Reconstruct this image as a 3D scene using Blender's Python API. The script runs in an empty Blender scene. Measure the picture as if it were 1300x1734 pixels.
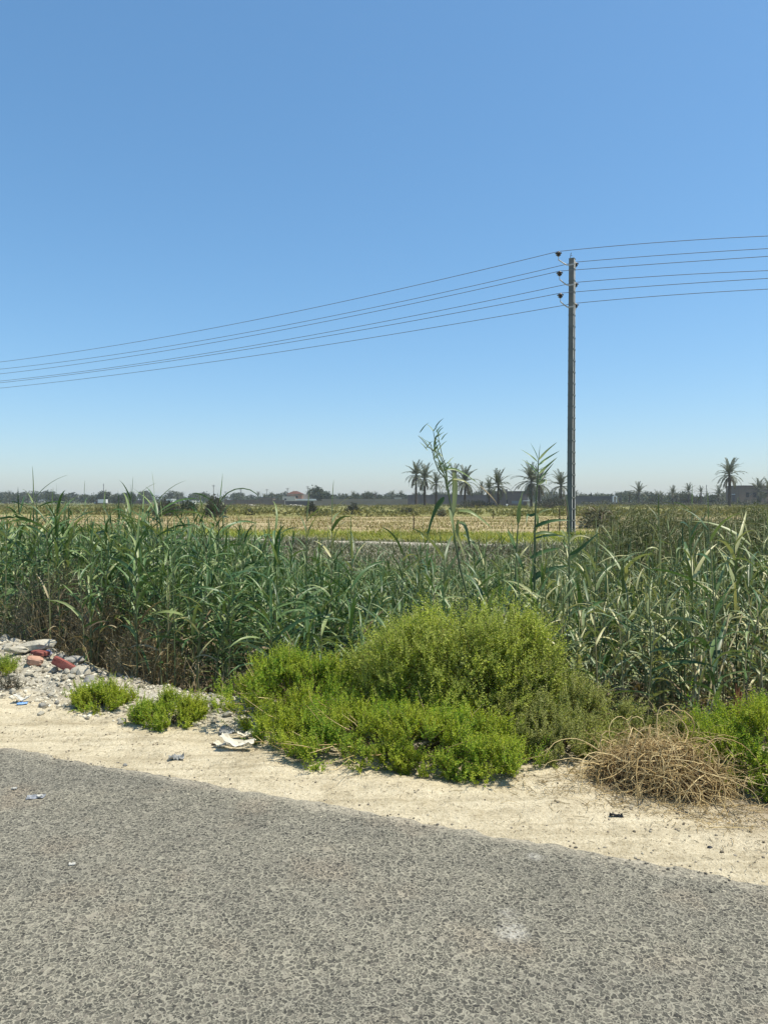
import bpy, math, random
import numpy as np
from mathutils import Vector, Matrix, Euler

rng = np.random.default_rng(7)
random.seed(7)
SC = bpy.context.scene
COL = SC.collection
PI = math.pi
R = math.radians

# ------------------------------------------------------------------ camera
FPX, CX, CY, YH, CAMH = 1252.3, 650.0, 867.0, 848.0, 1.5
cam_d = bpy.data.cameras.new('camera')
cam = bpy.data.objects.new('camera', cam_d)
COL.objects.link(cam)
cam_d.sensor_fit = 'VERTICAL'
cam_d.sensor_height = 36.0
cam_d.lens = 26.0
cam_d.clip_start = 0.05
cam_d.clip_end = 9000
cam.location = (0, 0, CAMH)
cam.rotation_euler = (R(90) - math.atan((CY - YH) / FPX), 0, 0)
SC.camera = cam

# ------------------------------------------------------------------ light
SUN_EL, SUN_AZ = 66.0, 98.0      # azimuth measured from +Y towards +X
world = bpy.data.worlds.new('World')
SC.world = world
world.use_nodes = True
wn = world.node_tree
wn.nodes.clear()
w_out = wn.nodes.new('ShaderNodeOutputWorld')
w_bg = wn.nodes.new('ShaderNodeBackground')
w_sky = wn.nodes.new('ShaderNodeTexSky')
w_sky.sky_type = 'NISHITA'
w_sky.sun_disc = False
w_sky.sun_elevation = R(SUN_EL)
w_sky.sun_rotation = R(SUN_AZ)
w_sky.altitude = 0
w_sky.air_density = 1.1
w_sky.dust_density = 0.7
w_sky.ozone_density = 10.0
w_bg.inputs['Strength'].default_value = 0.15
w_hs = wn.nodes.new('ShaderNodeHueSaturation')
w_hs.inputs['Hue'].default_value = 0.494
w_hs.inputs['Saturation'].default_value = 1.1
wn.links.new(w_sky.outputs[0], w_hs.inputs['Color'])
w_gm = wn.nodes.new('ShaderNodeGamma')
w_gm.inputs['Gamma'].default_value = 0.8
wn.links.new(w_hs.outputs[0], w_gm.inputs['Color'])
wn.links.new(w_gm.outputs[0], w_bg.inputs['Color'])
wn.links.new(w_bg.outputs[0], w_out.inputs['Surface'])

sun_d = bpy.data.lights.new('sun', 'SUN')
sun_d.energy = 4.3
sun_d.angle = R(0.53)
sun_d.color = (1.0, 0.93, 0.80)
sun = bpy.data.objects.new('sun', sun_d)
COL.objects.link(sun)
_sd = Vector((math.sin(R(SUN_AZ)) * math.cos(R(SUN_EL)), math.cos(R(SUN_AZ)) * math.cos(R(SUN_EL)), math.sin(R(SUN_EL))))
sun.rotation_euler = _sd.to_track_quat('Z', 'Y').to_euler()
sun.location = (20, 20, 60)

SC.view_settings.view_transform = 'Standard'
SC.view_settings.look = 'None'
SC.view_settings.gamma = 1.0
SC.view_settings.use_curve_mapping = False
SC.view_settings.exposure = 0.6
SC.render.engine = 'CYCLES'
SC.cycles.max_bounces = 12
SC.cycles.diffuse_bounces = 8
SC.cycles.transmission_bounces = 4
SC.cycles.caustics_reflective = False
SC.cycles.caustics_refractive = False

# ------------------------------------------------------------------ materials
def lin(c):
    return tuple(((v / 255.0) / 12.92 if v / 255.0 <= 0.04045 else ((v / 255.0 + 0.055) / 1.055) ** 2.4) for v in c)

class N:
    """tiny node-tree helper"""
    def __init__(self, name):
        self.m = bpy.data.materials.new(name)
        self.m.use_nodes = True
        self.t = self.m.node_tree
        self.t.nodes.clear()
        self.out = self.t.nodes.new('ShaderNodeOutputMaterial')
    def new(self, typ, **kw):
        n = self.t.nodes.new(typ)
        for k, v in kw.items():
            setattr(n, k, v)
        return n
    def put(self, sock, val):
        if isinstance(val, bpy.types.NodeSocket):
            self.t.links.new(val, sock)
        elif isinstance(val, (tuple, list)) and len(val) == 3 and sock.type == 'RGBA':
            sock.default_value = (*val, 1)
        else:
            sock.default_value = val
    def coord(self):
        return self.new('ShaderNodeNewGeometry').outputs['Position']
    def obj(self):
        return self.new('ShaderNodeTexCoord').outputs['Object']
    def mapping(self, v, rot=(0, 0, 0), scale=(1, 1, 1), loc=(0, 0, 0)):
        n = self.new('ShaderNodeMapping')
        self.put(n.inputs['Vector'], v)
        n.inputs['Rotation'].default_value = rot
        n.inputs['Scale'].default_value = scale
        n.inputs['Location'].default_value = loc
        return n.outputs[0]
    def noise(self, v, scale, detail=4, rough=0.55, dist=0.0, col=False):
        n = self.new('ShaderNodeTexNoise')
        self.put(n.inputs['Vector'], v)
        n.inputs['Scale'].default_value = scale
        n.inputs['Detail'].default_value = detail
        n.inputs['Roughness'].default_value = rough
        n.inputs['Distortion'].default_value = dist
        return n.outputs['Color' if col else 'Fac']
    def voro(self, v, scale, feature='F1', out='Distance', rand=1.0):
        n = self.new('ShaderNodeTexVoronoi', feature=feature)
        self.put(n.inputs['Vector'], v)
        n.inputs['Scale'].default_value = scale
        n.inputs['Randomness'].default_value = rand
        return n.outputs[out]
    def ramp(self, fac, stops, interp='LINEAR'):
        n = self.new('ShaderNodeValToRGB')
        n.color_ramp.interpolation = interp
        e = n.color_ramp.elements
        while len(e) < len(stops):
            e.new(0.5)
        for i, (p, c) in enumerate(stops):
            e[i].position = p
            e[i].color = (*c, 1) if isinstance(c, (tuple, list)) else (c, c, c, 1)
        self.put(n.inputs['Fac'], fac)
        return n.outputs['Color']
    def mix(self, fac, a, b, blend='MIX'):
        n = self.new('ShaderNodeMix', data_type='RGBA', blend_type=blend)
        self.put(n.inputs[0], fac)
        self.put(n.inputs[6], a)
        self.put(n.inputs[7], b)
        return n.outputs[2]
    def math(self, op, a, b=0.0, c=0.0):
        n = self.new('ShaderNodeMath', operation=op)
        self.put(n.inputs[0], a)
        self.put(n.inputs[1], b)
        self.put(n.inputs[2], c)
        return n.outputs[0]
    def vadd(self, a, b):
        n = self.new('ShaderNodeVectorMath', operation='ADD')
        self.put(n.inputs[0], a)
        self.put(n.inputs[1], b)
        return n.outputs[0]
    def vscale(self, a, s):
        n = self.new('ShaderNodeVectorMath', operation='SCALE')
        self.put(n.inputs[0], a)
        n.inputs['Scale'].default_value = s
        return n.outputs[0]
    def rand(self):
        """one random number per leaf, whether the leaf is an object or an island of a mesh"""
        a = self.new('ShaderNodeObjectInfo').outputs['Random']
        b = self.new('ShaderNodeNewGeometry').outputs['Random Per Island']
        return self.math('FRACT', self.math('ADD', a, b))
    def bump(self, h, strength=0.5, dist=0.01):
        n = self.new('ShaderNodeBump')
        n.inputs['Strength'].default_value = strength
        n.inputs['Distance'].default_value = dist
        self.put(n.inputs['Height'], h)
        return n.outputs[0]
    def surf(self, col, rough=0.8, spec=0.3, normal=None, metal=0.0, trans=0.0, tcol=None, sheen=0):
        p = self.new('ShaderNodeBsdfPrincipled')
        self.put(p.inputs['Base Color'], col)
        self.put(p.inputs['Roughness'], rough)
        self.put(p.inputs['Metallic'], metal)
        self.put(p.inputs['Specular IOR Level'], spec)
        if normal is not None:
            self.put(p.inputs['Normal'], normal)
        o = p.outputs[0]
        if trans > 0:
            tr = self.new('ShaderNodeBsdfTranslucent')
            self.put(tr.inputs['Color'], tcol if tcol is not None else col)
            mx = self.new('ShaderNodeMixShader')
            mx.inputs[0].default_value = trans
            self.t.links.new(o, mx.inputs[1])
            self.t.links.new(tr.outputs[0], mx.inputs[2])
            o = mx.outputs[0]
        self.t.links.new(o, self.out.inputs['Surface'])
        return self.m

ROADROT = (0, 0, math.atan2(0.392, 0.92))   # turns world XY so that x runs along the road

def leaf_mat(name, cols, trans=0.3, rough=0.45, spec=0.4, tboost=1.5, patch=None):
    n = N(name)
    r = n.rand()
    k = len(cols)
    c = n.ramp(r, [((i + 0.5) / k, cols[i]) for i in range(k)])
    if patch:
        f = n.noise(n.coord(), patch[0], 2)
        f = n.ramp(f, [(0.38, 0.0), (0.62, 1.0)])
        c = n.mix(f, c, n.mix(0.6, c, patch[1]))
    tc = n.mix(1.0, c, (tboost, tboost * 1.05, tboost * 0.55), 'MULTIPLY')
    return n.surf(c, rough, spec, None, 0, trans, tc)

def make_materials():
    M = {}
    # asphalt: dark chips in a pale dusty binder
    n = N('asphalt')
    p = n.coord()
    wob = n.vscale(n.noise(p, 48, 4, 0.65, col=True), 0.021)
    q = n.vadd(p, wob)
    e1 = n.voro(q, 49, 'DISTANCE_TO_EDGE')
    c1 = n.voro(q, 49, 'F1', 'Color')
    e2 = n.voro(q, 100, 'DISTANCE_TO_EDGE')
    sel = n.ramp(n.noise(p, 34, 2), [(0.42, 0.0), (0.58, 1.0)])
    edge = n.mix(sel, n.math('MULTIPLY', e1, 1.0), n.math('MULTIPLY', e2, 1.0))
    stone = n.ramp(edge, [(0.05, 0.0), (0.12, 1.0)])
    sv = n.new('ShaderNodeSeparateColor')
    n.put(sv.inputs[0], c1)
    chip = n.ramp(sv.outputs[0], [(0.0, (0.038, 0.037, 0.032)), (0.4, (0.066, 0.065, 0.053)), (0.7, (0.102, 0.097, 0.080)), (0.93, (0.143, 0.133, 0.105)), (1.0, (0.244, 0.226, 0.183))])
    big = n.noise(p, 0.55, 4)
    dust = n.ramp(big, [(0.3, (0.249, 0.235, 0.181)), (0.7, (0.346, 0.324, 0.253))])
    fine = n.noise(p, 260, 3)
    dust = n.mix(0.7, dust, n.mix(fine, (0.109, 0.104, 0.082), (0.450, 0.420, 0.331)))
    col = n.mix(n.math('MULTIPLY', stone, 0.86), dust, chip)
    along = n.mapping(p, ROADROT, (0.12, 1.0, 1))
    wear = n.ramp(n.noise(along, 1.1, 4, 0.6), [(0.32, (0.80, 0.80, 0.79)), (0.5, (0.95, 0.95, 0.93)), (0.68, (1.1, 1.09, 1.04))])
    col = n.mix(1.0, col, wear, 'MULTIPLY')
    blot = n.ramp(n.noise(p, 1.3, 5, 0.65), [(0.34, (0.72, 0.73, 0.75)), (0.46, (1, 1, 1))])
    col = n.mix(0.7, col, n.mix(1.0, col, blot, 'MULTIPLY'))
    red = n.ramp(n.noise(p, 2.3, 3), [(0.55, 0.0), (0.75, 0.35)])
    col = n.mix(red, col, n.mix(1.0, col, (1.25, 1.0, 0.88), 'MULTIPLY'))
    # a pale mineral spill and a few dusty smears
    for (sx, sy, rad, amt) in ((0.44, 2.515, 0.075, 0.75), (0.63, 3.06, 0.05, 0.6), (0.44, 2.63, 0.06, 0.35)):
        d = n.new('ShaderNodeVectorMath', operation='DISTANCE')
        n.put(d.inputs[0], n.vadd(p, n.vscale(n.noise(p, 22, 3, col=True), 0.06)))
        d.inputs[1].default_value = (sx + 0.03, sy + 0.03, 0.03)
        f = n.ramp(n.math('DIVIDE', d.outputs['Value'], rad), [(0.2, 1.0), (1.0, 0.0)])
        f = n.math('MULTIPLY', f, n.math('MULTIPLY', n.ramp(n.noise(p, 90, 3), [(0.35, 0.2), (0.65, 1.0)]), amt))
        col = n.mix(f, col, (0.52, 0.50, 0.44))
    # sand blown over the edge
    vm = n.new('ShaderNodeVectorMath', operation='DOT_PRODUCT')
    n.put(vm.inputs[0], p)
    vm.inputs[1].default_value = (0.392, 0.92, 0)
    sdist = n.math('SUBTRACT', vm.outputs['Value'], 3.19)
    f = n.ramp(n.math('ADD', sdist, n.math('MULTIPLY', n.noise(p, 7, 5), 0.16)), [(-0.0, 0.0), (0.0, 0.12), (0.10, 0.7)])
    col = n.mix(n.math('MULTIPLY', f, n.ramp(n.noise(p, 40, 3), [(0.35, 0.1), (0.6, 1.0)])), col, (0.46, 0.41, 0.31))
    h = n.math('ADD', n.math('MULTIPLY', n.ramp(edge, [(0.0, 0.8), (0.1, 1.0), (0.3, 0.1)]), 1.0), n.math('MULTIPLY', n.noise(p, 160, 3), 0.9))
    M['asphalt'] = n.surf(col, 0.85, 0.25, n.bump(h, 0.7, 0.005))

    # dirt shoulder
    n = N('sand')
    p = n.coord()
    st = n.mapping(p, ROADROT, (0.5, 5.0, 1))
    a = n.ramp(n.noise(st, 1.6, 6, 0.6), [(0.3, (0.450, 0.383, 0.253)), (0.62, (0.625, 0.551, 0.389))])
    b = n.noise(p, 55, 5, 0.65)
    col = n.mix(0.55, a, n.ramp(b, [(0.28, (0.296, 0.249, 0.162)), (0.5, (0.551, 0.484, 0.337)), (0.75, (0.726, 0.659, 0.480))]))
    vm = n.new('ShaderNodeVectorMath', operation='DOT_PRODUCT')
    n.put(vm.inputs[0], p)
    vm.inputs[1].default_value = (0.392, 0.92, 0)
    s = n.math('SUBTRACT', vm.outputs['Value'], 3.19)
    vt = n.new('ShaderNodeVectorMath', operation='DOT_PRODUCT')
    n.put(vt.inputs[0], p)
    vt.inputs[1].default_value = (0.92, -0.392, 0)
    t = vt.outputs['Value']
    # grey-white mineral rubble towards the ditch on the left
    rub = n.math('ADD', s, n.math('MULTIPLY', n.math('SUBTRACT', n.noise(p, 3.5, 4), 0.5), 0.7))
    rub = n.ramp(rub, [(0.75, 0.0), (1.0, 1.0)])
    left = n.ramp(n.math('MULTIPLY_ADD', t, -0.5, -0.4), [(0.0, 0.0), (0.6, 1.0)])
    rubm = n.math('MULTIPLY', rub, left)
    rc = n.ramp(n.noise(p, 24, 6, 0.75), [(0.30, (0.20, 0.18, 0.135)), (0.46, (0.42, 0.39, 0.31)), (0.72, (0.62, 0.59, 0.49))])
    col = n.mix(rubm, col, rc)
    # browner earth on the right near the dead tangle
    rt = n.math('MULTIPLY', n.ramp(n.math('MULTIPLY_ADD', n.noise(p, 2.5, 3), 0.4, n.math('MULTIPLY', s, 0.8)), [(0.42, 0.0), (0.78, 0.75)]), n.ramp(t, [(0.0, 0.0), (0.3, 1.0)]))
    col = n.mix(rt, col, n.mix(n.noise(p, 30, 4), (0.22, 0.165, 0.105), (0.44, 0.36, 0.25)))
    dark = n.ramp(n.noise(p, 3.1, 6, 0.7), [(0.36, (0.70, 0.68, 0.64)), (0.52, (1, 1, 1))])
    col = n.mix(0.8, col, n.mix(1.0, col, dark, 'MULTIPLY'))
    spk = n.ramp(n.noise(p, 95, 4, 0.7), [(0.36, (0.55, 0.52, 0.46)), (0.43, (1, 1, 1))])
    col = n.mix(1.0, col, spk, 'MULTIPLY')
    trk = n.ramp(n.noise(n.mapping(p, ROADROT, (0.35, 14, 1)), 1.2, 3), [(0.40, (0.84, 0.83, 0.81)), (0.52, (1, 1, 1))])
    col = n.mix(1.0, col, trk, 'MULTIPLY')
    h = n.math('ADD', n.noise(p, 34, 6, 0.7), n.math('MULTIPLY', n.noise(p, 120, 3), 0.4))
    M['sand'] = n.surf(col, 0.95, 0.1, n.bump(h, 0.85, 0.022))

    n = N('ditch_soil')
    p = n.coord()
    col = n.ramp(n.noise(p, 6, 6, 0.65), [(0.3, (0.075, 0.06, 0.04)), (0.55, (0.17, 0.145, 0.10)), (0.75, (0.27, 0.24, 0.18))])
    M['ditch_soil'] = n.surf(col, 0.95, 0.1, n.bump(n.noise(p, 20, 5), 0.8, 0.03))

    n = N('field_soil')
    p = n.coord()
    dp = n.new('ShaderNodeVectorMath', operation='DOT_PRODUCT')
    n.put(dp.inputs[0], p)
    dp.inputs[1].default_value = (0.12, 1.0, 0)
    u = n.math('ADD', dp.outputs['Value'], n.math('MULTIPLY', n.math('SUBTRACT', n.noise(n.mapping(p, (0, 0, 0), (0.35, 1, 1)), 0.10, 4), 0.5), 16))
    row = n.mapping(p, (0, 0, R(-3)), (0.10, 1.0, 1))
    tan = n.ramp(n.noise(row, 0.75, 6, 0.65), [(0.28, (0.177, 0.130, 0.070)), (0.48, (0.320, 0.253, 0.136)), (0.72, (0.421, 0.366, 0.220))])
    grn = n.ramp(n.noise(p, 0.9, 5), [(0.3, (0.09, 0.11, 0.025)), (0.7, (0.21, 0.20, 0.06))])
    ylw = n.ramp(n.noise(row, 0.25, 6), [(0.3, (0.13, 0.14, 0.05)), (0.55, (0.22, 0.21, 0.075)), (0.75, (0.33, 0.27, 0.13))])
    far = n.ramp(n.noise(row, 0.12, 5), [(0.3, (0.09, 0.11, 0.045)), (0.7, (0.17, 0.175, 0.08))])
    col = n.mix(n.ramp(n.math('DIVIDE', u, 100), [(0.31, 0.0), (0.35, 1.0)]), grn, tan)
    col = n.mix(n.ramp(n.math('DIVIDE', u, 100), [(0.68, 0.0), (0.73, 1.0)]), col, ylw)
    col = n.mix(n.ramp(n.math('DIVIDE', u, 1000), [(0.15, 0.0), (0.25, 1.0)]), col, far)
    M['field_soil'] = n.surf(col, 0.95, 0.1, n.bump(n.noise(p, 3, 6, 0.7), 0.8, 0.12))

    n = N('pale_path')
    p = n.coord()
    M['path'] = n.surf(n.ramp(n.noise(p, 2.2, 5), [(0.3, (0.27, 0.24, 0.185)), (0.7, (0.42, 0.39, 0.315))]), 0.9, 0.1)

    # plants
    M['reed_deep'] = leaf_mat('reed_leaf_deep', [(0.040, 0.088, 0.031), (0.062, 0.124, 0.041), (0.088, 0.158, 0.051), (0.141, 0.208, 0.073), (0.222, 0.271, 0.107)], 0.16, 0.42, 0.34, 1.5)
    M['reed_grey_glare'] = leaf_mat('reed_leaf_grey_glare', [(0.081, 0.122, 0.048), (0.130, 0.175, 0.069), (0.194, 0.236, 0.098), (0.283, 0.312, 0.140), (0.421, 0.403, 0.196)], 0.16, 0.42, 0.34, 1.4)  # paler leaves: window glare over the right-hand reeds mixed into the colour
    M['reed_dry'] = leaf_mat('reed_leaf_dry', [(0.20, 0.15, 0.085), (0.29, 0.235, 0.14), (0.38, 0.33, 0.21), (0.16, 0.125, 0.08)], 0.2, 0.6, 0.2, 1.1)
    M['reed_stem'] = leaf_mat('reed_stem', [(0.075, 0.11, 0.045), (0.12, 0.15, 0.065), (0.17, 0.18, 0.085)], 0.0, 0.45, 0.4)
    M['cane'] = leaf_mat('dry_cane', [(0.36, 0.31, 0.17), (0.42, 0.37, 0.21), (0.30, 0.25, 0.14)], 0.0, 0.5, 0.3)
    M['tuft_dark'] = leaf_mat('dark_reedgrass', [(0.045, 0.065, 0.022), (0.085, 0.105, 0.038), (0.13, 0.145, 0.06), (0.23, 0.215, 0.12)], 0.25, 0.6, 0.2, 1.2)
    M['bank_grass'] = leaf_mat('dry_bank_grass', [(0.09, 0.088, 0.050), (0.17, 0.165, 0.10), (0.30, 0.285, 0.20), (0.10, 0.135, 0.055), (0.42, 0.40, 0.30)], 0.2, 0.7, 0.15, 1.0)
    M['bush_yellow'] = leaf_mat('bush_leaf_yellow_green', [(0.198, 0.255, 0.034), (0.303, 0.363, 0.052), (0.411, 0.456, 0.078), (0.531, 0.557, 0.130)], 0.42, 0.6, 0.2, 1.45, (5.0, (0.26, 0.30, 0.08)))
    M['bush_bright'] = leaf_mat('bush_leaf_bright_green', [(0.119, 0.219, 0.022), (0.175, 0.294, 0.031), (0.250, 0.356, 0.041), (0.362, 0.406, 0.050)], 0.42, 0.6, 0.2, 1.45, (4.0, (0.36, 0.38, 0.04)))
    M['bush_olive'] = leaf_mat('bush_leaf_olive', [(0.14, 0.18, 0.04), (0.22, 0.255, 0.065), (0.29, 0.32, 0.09), (0.38, 0.39, 0.14)], 0.42, 0.6, 0.2, 1.4, (5.0, (0.30, 0.30, 0.11)))
    M['bush_wood'] = leaf_mat('bush_wood', [(0.10, 0.075, 0.045), (0.16, 0.12, 0.075)], 0, 0.8, 0.1)
    M['dry_brush'] = leaf_mat('dry_brush_leaf', [(0.088, 0.074, 0.051), (0.136, 0.116, 0.080), (0.200, 0.172, 0.120), (0.264, 0.236, 0.168), (0.088, 0.096, 0.052)], 0.15, 0.8, 0.1, 1.0)
    M['dry_twig'] = leaf_mat('dry_twig', [(0.300, 0.212, 0.089), (0.450, 0.339, 0.162), (0.601, 0.476, 0.246)], 0, 0.7, 0.15)
    M['dead_fibre'] = leaf_mat('dead_fibre', [(0.149, 0.088, 0.039), (0.230, 0.138, 0.061), (0.338, 0.219, 0.105)], 0.15, 0.8, 0.1, 1.0)
    M['straw'] = leaf_mat('straw', [(0.30, 0.22, 0.10), (0.42, 0.33, 0.17), (0.52, 0.43, 0.26)], 0.2, 0.7, 0.15, 1.0)
    M['stubble'] = leaf_mat('field_stubble', [(0.202, 0.163, 0.069), (0.293, 0.249, 0.115), (0.385, 0.348, 0.170)], 0.2, 0.8, 0.1, 1.0)
    M['field_grass'] = leaf_mat('lush_field_grass', [(0.138, 0.194, 0.024), (0.211, 0.268, 0.036), (0.308, 0.332, 0.054), (0.421, 0.380, 0.102)], 0.3, 0.6, 0.2, 1.3, (0.25, (0.22, 0.20, 0.07)))
    M['field_scrub'] = leaf_mat('field_scrub_leaf', [(0.10, 0.115, 0.035), (0.15, 0.155, 0.05), (0.20, 0.19, 0.065)], 0.25, 0.7, 0.15, 1.2, (0.05, (0.24, 0.20, 0.09)))
    M['shrub_grey'] = leaf_mat('grey_shrub_leaf', [(0.055, 0.060, 0.045), (0.085, 0.09, 0.068), (0.12, 0.12, 0.095)], 0.2, 0.8, 0.1, 1.1)
    M['tree_leaf'] = leaf_mat('tree_leaf', [(0.035, 0.052, 0.030), (0.055, 0.075, 0.042), (0.08, 0.098, 0.058)], 0.2, 0.7, 0.15, 1.2)
    M['palm_leaf'] = leaf_mat('palm_leaf', [(0.060, 0.075, 0.042), (0.085, 0.10, 0.058), (0.12, 0.13, 0.078)], 0.2, 0.55, 0.3, 1.2)
    M['palm_dead'] = leaf_mat('palm_leaf_dead', [(0.14, 0.115, 0.08), (0.20, 0.17, 0.12)], 0.15, 0.8, 0.1, 1.0)
    n = N('palm_bark')
    p = n.obj()
    b = n.noise(n.mapping(p, (0, 0, 0), (4, 4, 6)), 1.5, 4)
    M['bark'] = n.surf(n.ramp(b, [(0.3, (0.045, 0.036, 0.028)), (0.7, (0.12, 0.10, 0.08))]), 0.9, 0.1, n.bump(b, 0.8, 0.05))
    n = N('rusty_stalk')
    p = n.obj()
    b = n.noise(n.mapping(p, (0, 0, 0), (30, 30, 5)), 2.0, 4)
    M['rust'] = n.surf(n.ramp(b, [(0.3, (0.13, 0.055, 0.028)), (0.7, (0.30, 0.15, 0.075))]), 0.85, 0.1, n.bump(b, 0.8, 0.01))

    # metal and masonry
    def plain(name, c0, c1, scale, rough=0.8, spec=0.2, metal=0.0, bs=0.3, bd=0.01):
        n = N(name)
        p = n.obj()
        b = n.noise(p, scale, 5, 0.6)
        return n.surf(n.ramp(b, [(0.3, c0), (0.7, c1)]), rough, spec, n.bump(b, bs, bd) if bs else None, metal)
    M['steel'] = plain('weathered_galvanised_steel', (0.11, 0.117, 0.105), (0.18, 0.187, 0.167), 1.7, 0.65, 0.3, 0.15, 0)
    M['steel_pale_and_sunlit'] = plain('pale_and_sunlit_steel', (0.38, 0.38, 0.36), (0.52, 0.52, 0.49), 4, 0.6, 0.4, 0.1, 0)  # pale fittings; on the pole flanges the paleness stands for sunlight
    M['porcelain'] = plain('brown_porcelain', (0.018, 0.012, 0.010), (0.03, 0.02, 0.016), 5, 0.3, 0.5, 0, 0)
    M['wire'] = plain('dull_aluminium_wire', (0.10, 0.11, 0.12), (0.14, 0.15, 0.16), 0.3, 0.6, 0.3, 0, 0)
    M['brick'] = plain('red_brick', (0.17, 0.048, 0.040), (0.30, 0.115, 0.095), 18, 0.9, 0.1, 0, 0.5, 0.004)
    M['brick_tan'] = plain('tan_brick', (0.36, 0.20, 0.14), (0.46, 0.30, 0.22), 18, 0.9, 0.1, 0, 0.5, 0.004)
    M['stone'] = plain('pale_stone', (0.26, 0.24, 0.19), (0.47, 0.445, 0.36), 12, 0.9, 0.1, 0, 0.6, 0.01)
    M['stone_grey'] = plain('grey_stone', (0.20, 0.195, 0.175), (0.34, 0.33, 0.29), 12, 0.9, 0.1, 0, 0.6, 0.01)
    M['plaster'] = plain('pale_plaster', (0.30, 0.275, 0.215), (0.50, 0.47, 0.38), 14, 0.9, 0.1, 0, 0.9, 0.02)
    M['card'] = plain('weathered_card', (0.50, 0.46, 0.36), (0.66, 0.615, 0.50), 14, 0.9, 0.1, 0, 0.2, 0.004)
    M['white'] = plain('white_card', (0.42, 0.41, 0.36), (0.60, 0.59, 0.53), 10, 0.8, 0.2, 0, 0)
    M['blue'] = plain('blue_plastic', (0.12, 0.26, 0.55), (0.25, 0.42, 0.68), 10, 0.5, 0.4, 0, 0)
    M['packet'] = plain('violet_foil', (0.06, 0.05, 0.17), (0.62, 0.62, 0.70), 22, 0.4, 0.5, 0, 0)
    M['rag'] = plain('grey_rag', (0.13, 0.135, 0.125), (0.42, 0.42, 0.39), 30, 0.9, 0.1, 0, 0)
    M['film'] = plain('grey_plastic_film', (0.12, 0.13, 0.14), (0.30, 0.31, 0.32), 20, 0.35, 0.5, 0, 0)
    M['black'] = plain('black_rubber', (0.012, 0.013, 0.015), (0.03, 0.032, 0.036), 20, 0.6, 0.3, 0, 0)
    M['wood'] = plain('dark_wood', (0.05, 0.035, 0.02), (0.09, 0.065, 0.04), 20, 0.9, 0.1, 0, 0.3, 0.003)
    M['pebble_dark'] = leaf_mat('dark_pebble', [(0.13, 0.11, 0.08), (0.21, 0.18, 0.135), (0.29, 0.255, 0.195)], 0, 0.9, 0.1)
    M['pebble_pale'] = leaf_mat('pale_pebble', [(0.215, 0.192, 0.140), (0.365, 0.332, 0.252), (0.473, 0.435, 0.334), (0.602, 0.560, 0.445)], 0, 0.9, 0.1)
    M['edge_crumb'] = leaf_mat('edge_crumb', [(0.07, 0.067, 0.056), (0.13, 0.12, 0.095), (0.26, 0.235, 0.18), (0.40, 0.36, 0.27)], 0, 0.9, 0.1)
    M['chip'] = leaf_mat('road_chip', [(0.041, 0.040, 0.034), (0.071, 0.068, 0.055), (0.109, 0.101, 0.081), (0.184, 0.167, 0.132)], 0, 0.8, 0.2)
    M['wall_tan'] = plain('tan_block_wall', (0.27, 0.225, 0.17), (0.35, 0.29, 0.225), 0.4, 0.95, 0.1, 0, 0)
    M['wall_dark'] = plain('dark_block_wall', (0.11, 0.10, 0.098), (0.155, 0.138, 0.134), 0.4, 0.95, 0.1, 0, 0)
    M['wall_grey'] = plain('grey_block_wall', (0.10, 0.10, 0.095), (0.135, 0.135, 0.128), 0.4, 0.95, 0.1, 0, 0)
    M['wall_brown'] = plain('brown_brick_wall', (0.17, 0.13, 0.10), (0.23, 0.18, 0.14), 0.5, 0.95, 0.1, 0, 0)
    M['wall_orange'] = plain('orange_brick_wall', (0.34, 0.19, 0.125), (0.42, 0.245, 0.165), 0.6, 0.95, 0.1, 0, 0)
    M['roof'] = plain('brown_tile_roof', (0.085, 0.045, 0.034), (0.12, 0.065, 0.048), 0.8, 0.9, 0.1, 0, 0)
    M['render'] = plain('cream_render', (0.42, 0.385, 0.32), (0.52, 0.48, 0.41), 0.5, 0.9, 0.1, 0, 0)
    M['whitewash'] = plain('whitewash', (0.62, 0.62, 0.60), (0.74, 0.74, 0.71), 0.5, 0.8, 0.2, 0, 0)
    M['opening'] = plain('dark_glass', (0.012, 0.012, 0.014), (0.02, 0.02, 0.022), 0.5, 0.3, 0.4, 0, 0)
    M['door'] = plain('weathered_door', (0.16, 0.13, 0.10), (0.2, 0.17, 0.13), 0.5, 0.7, 0.2, 0, 0)
    M['paint_blue'] = plain('blue_grey_paint', (0.10, 0.13, 0.17), (0.13, 0.16, 0.2), 0.5, 0.4, 0.4, 0, 0)
    return M
M = make_materials()

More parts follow.
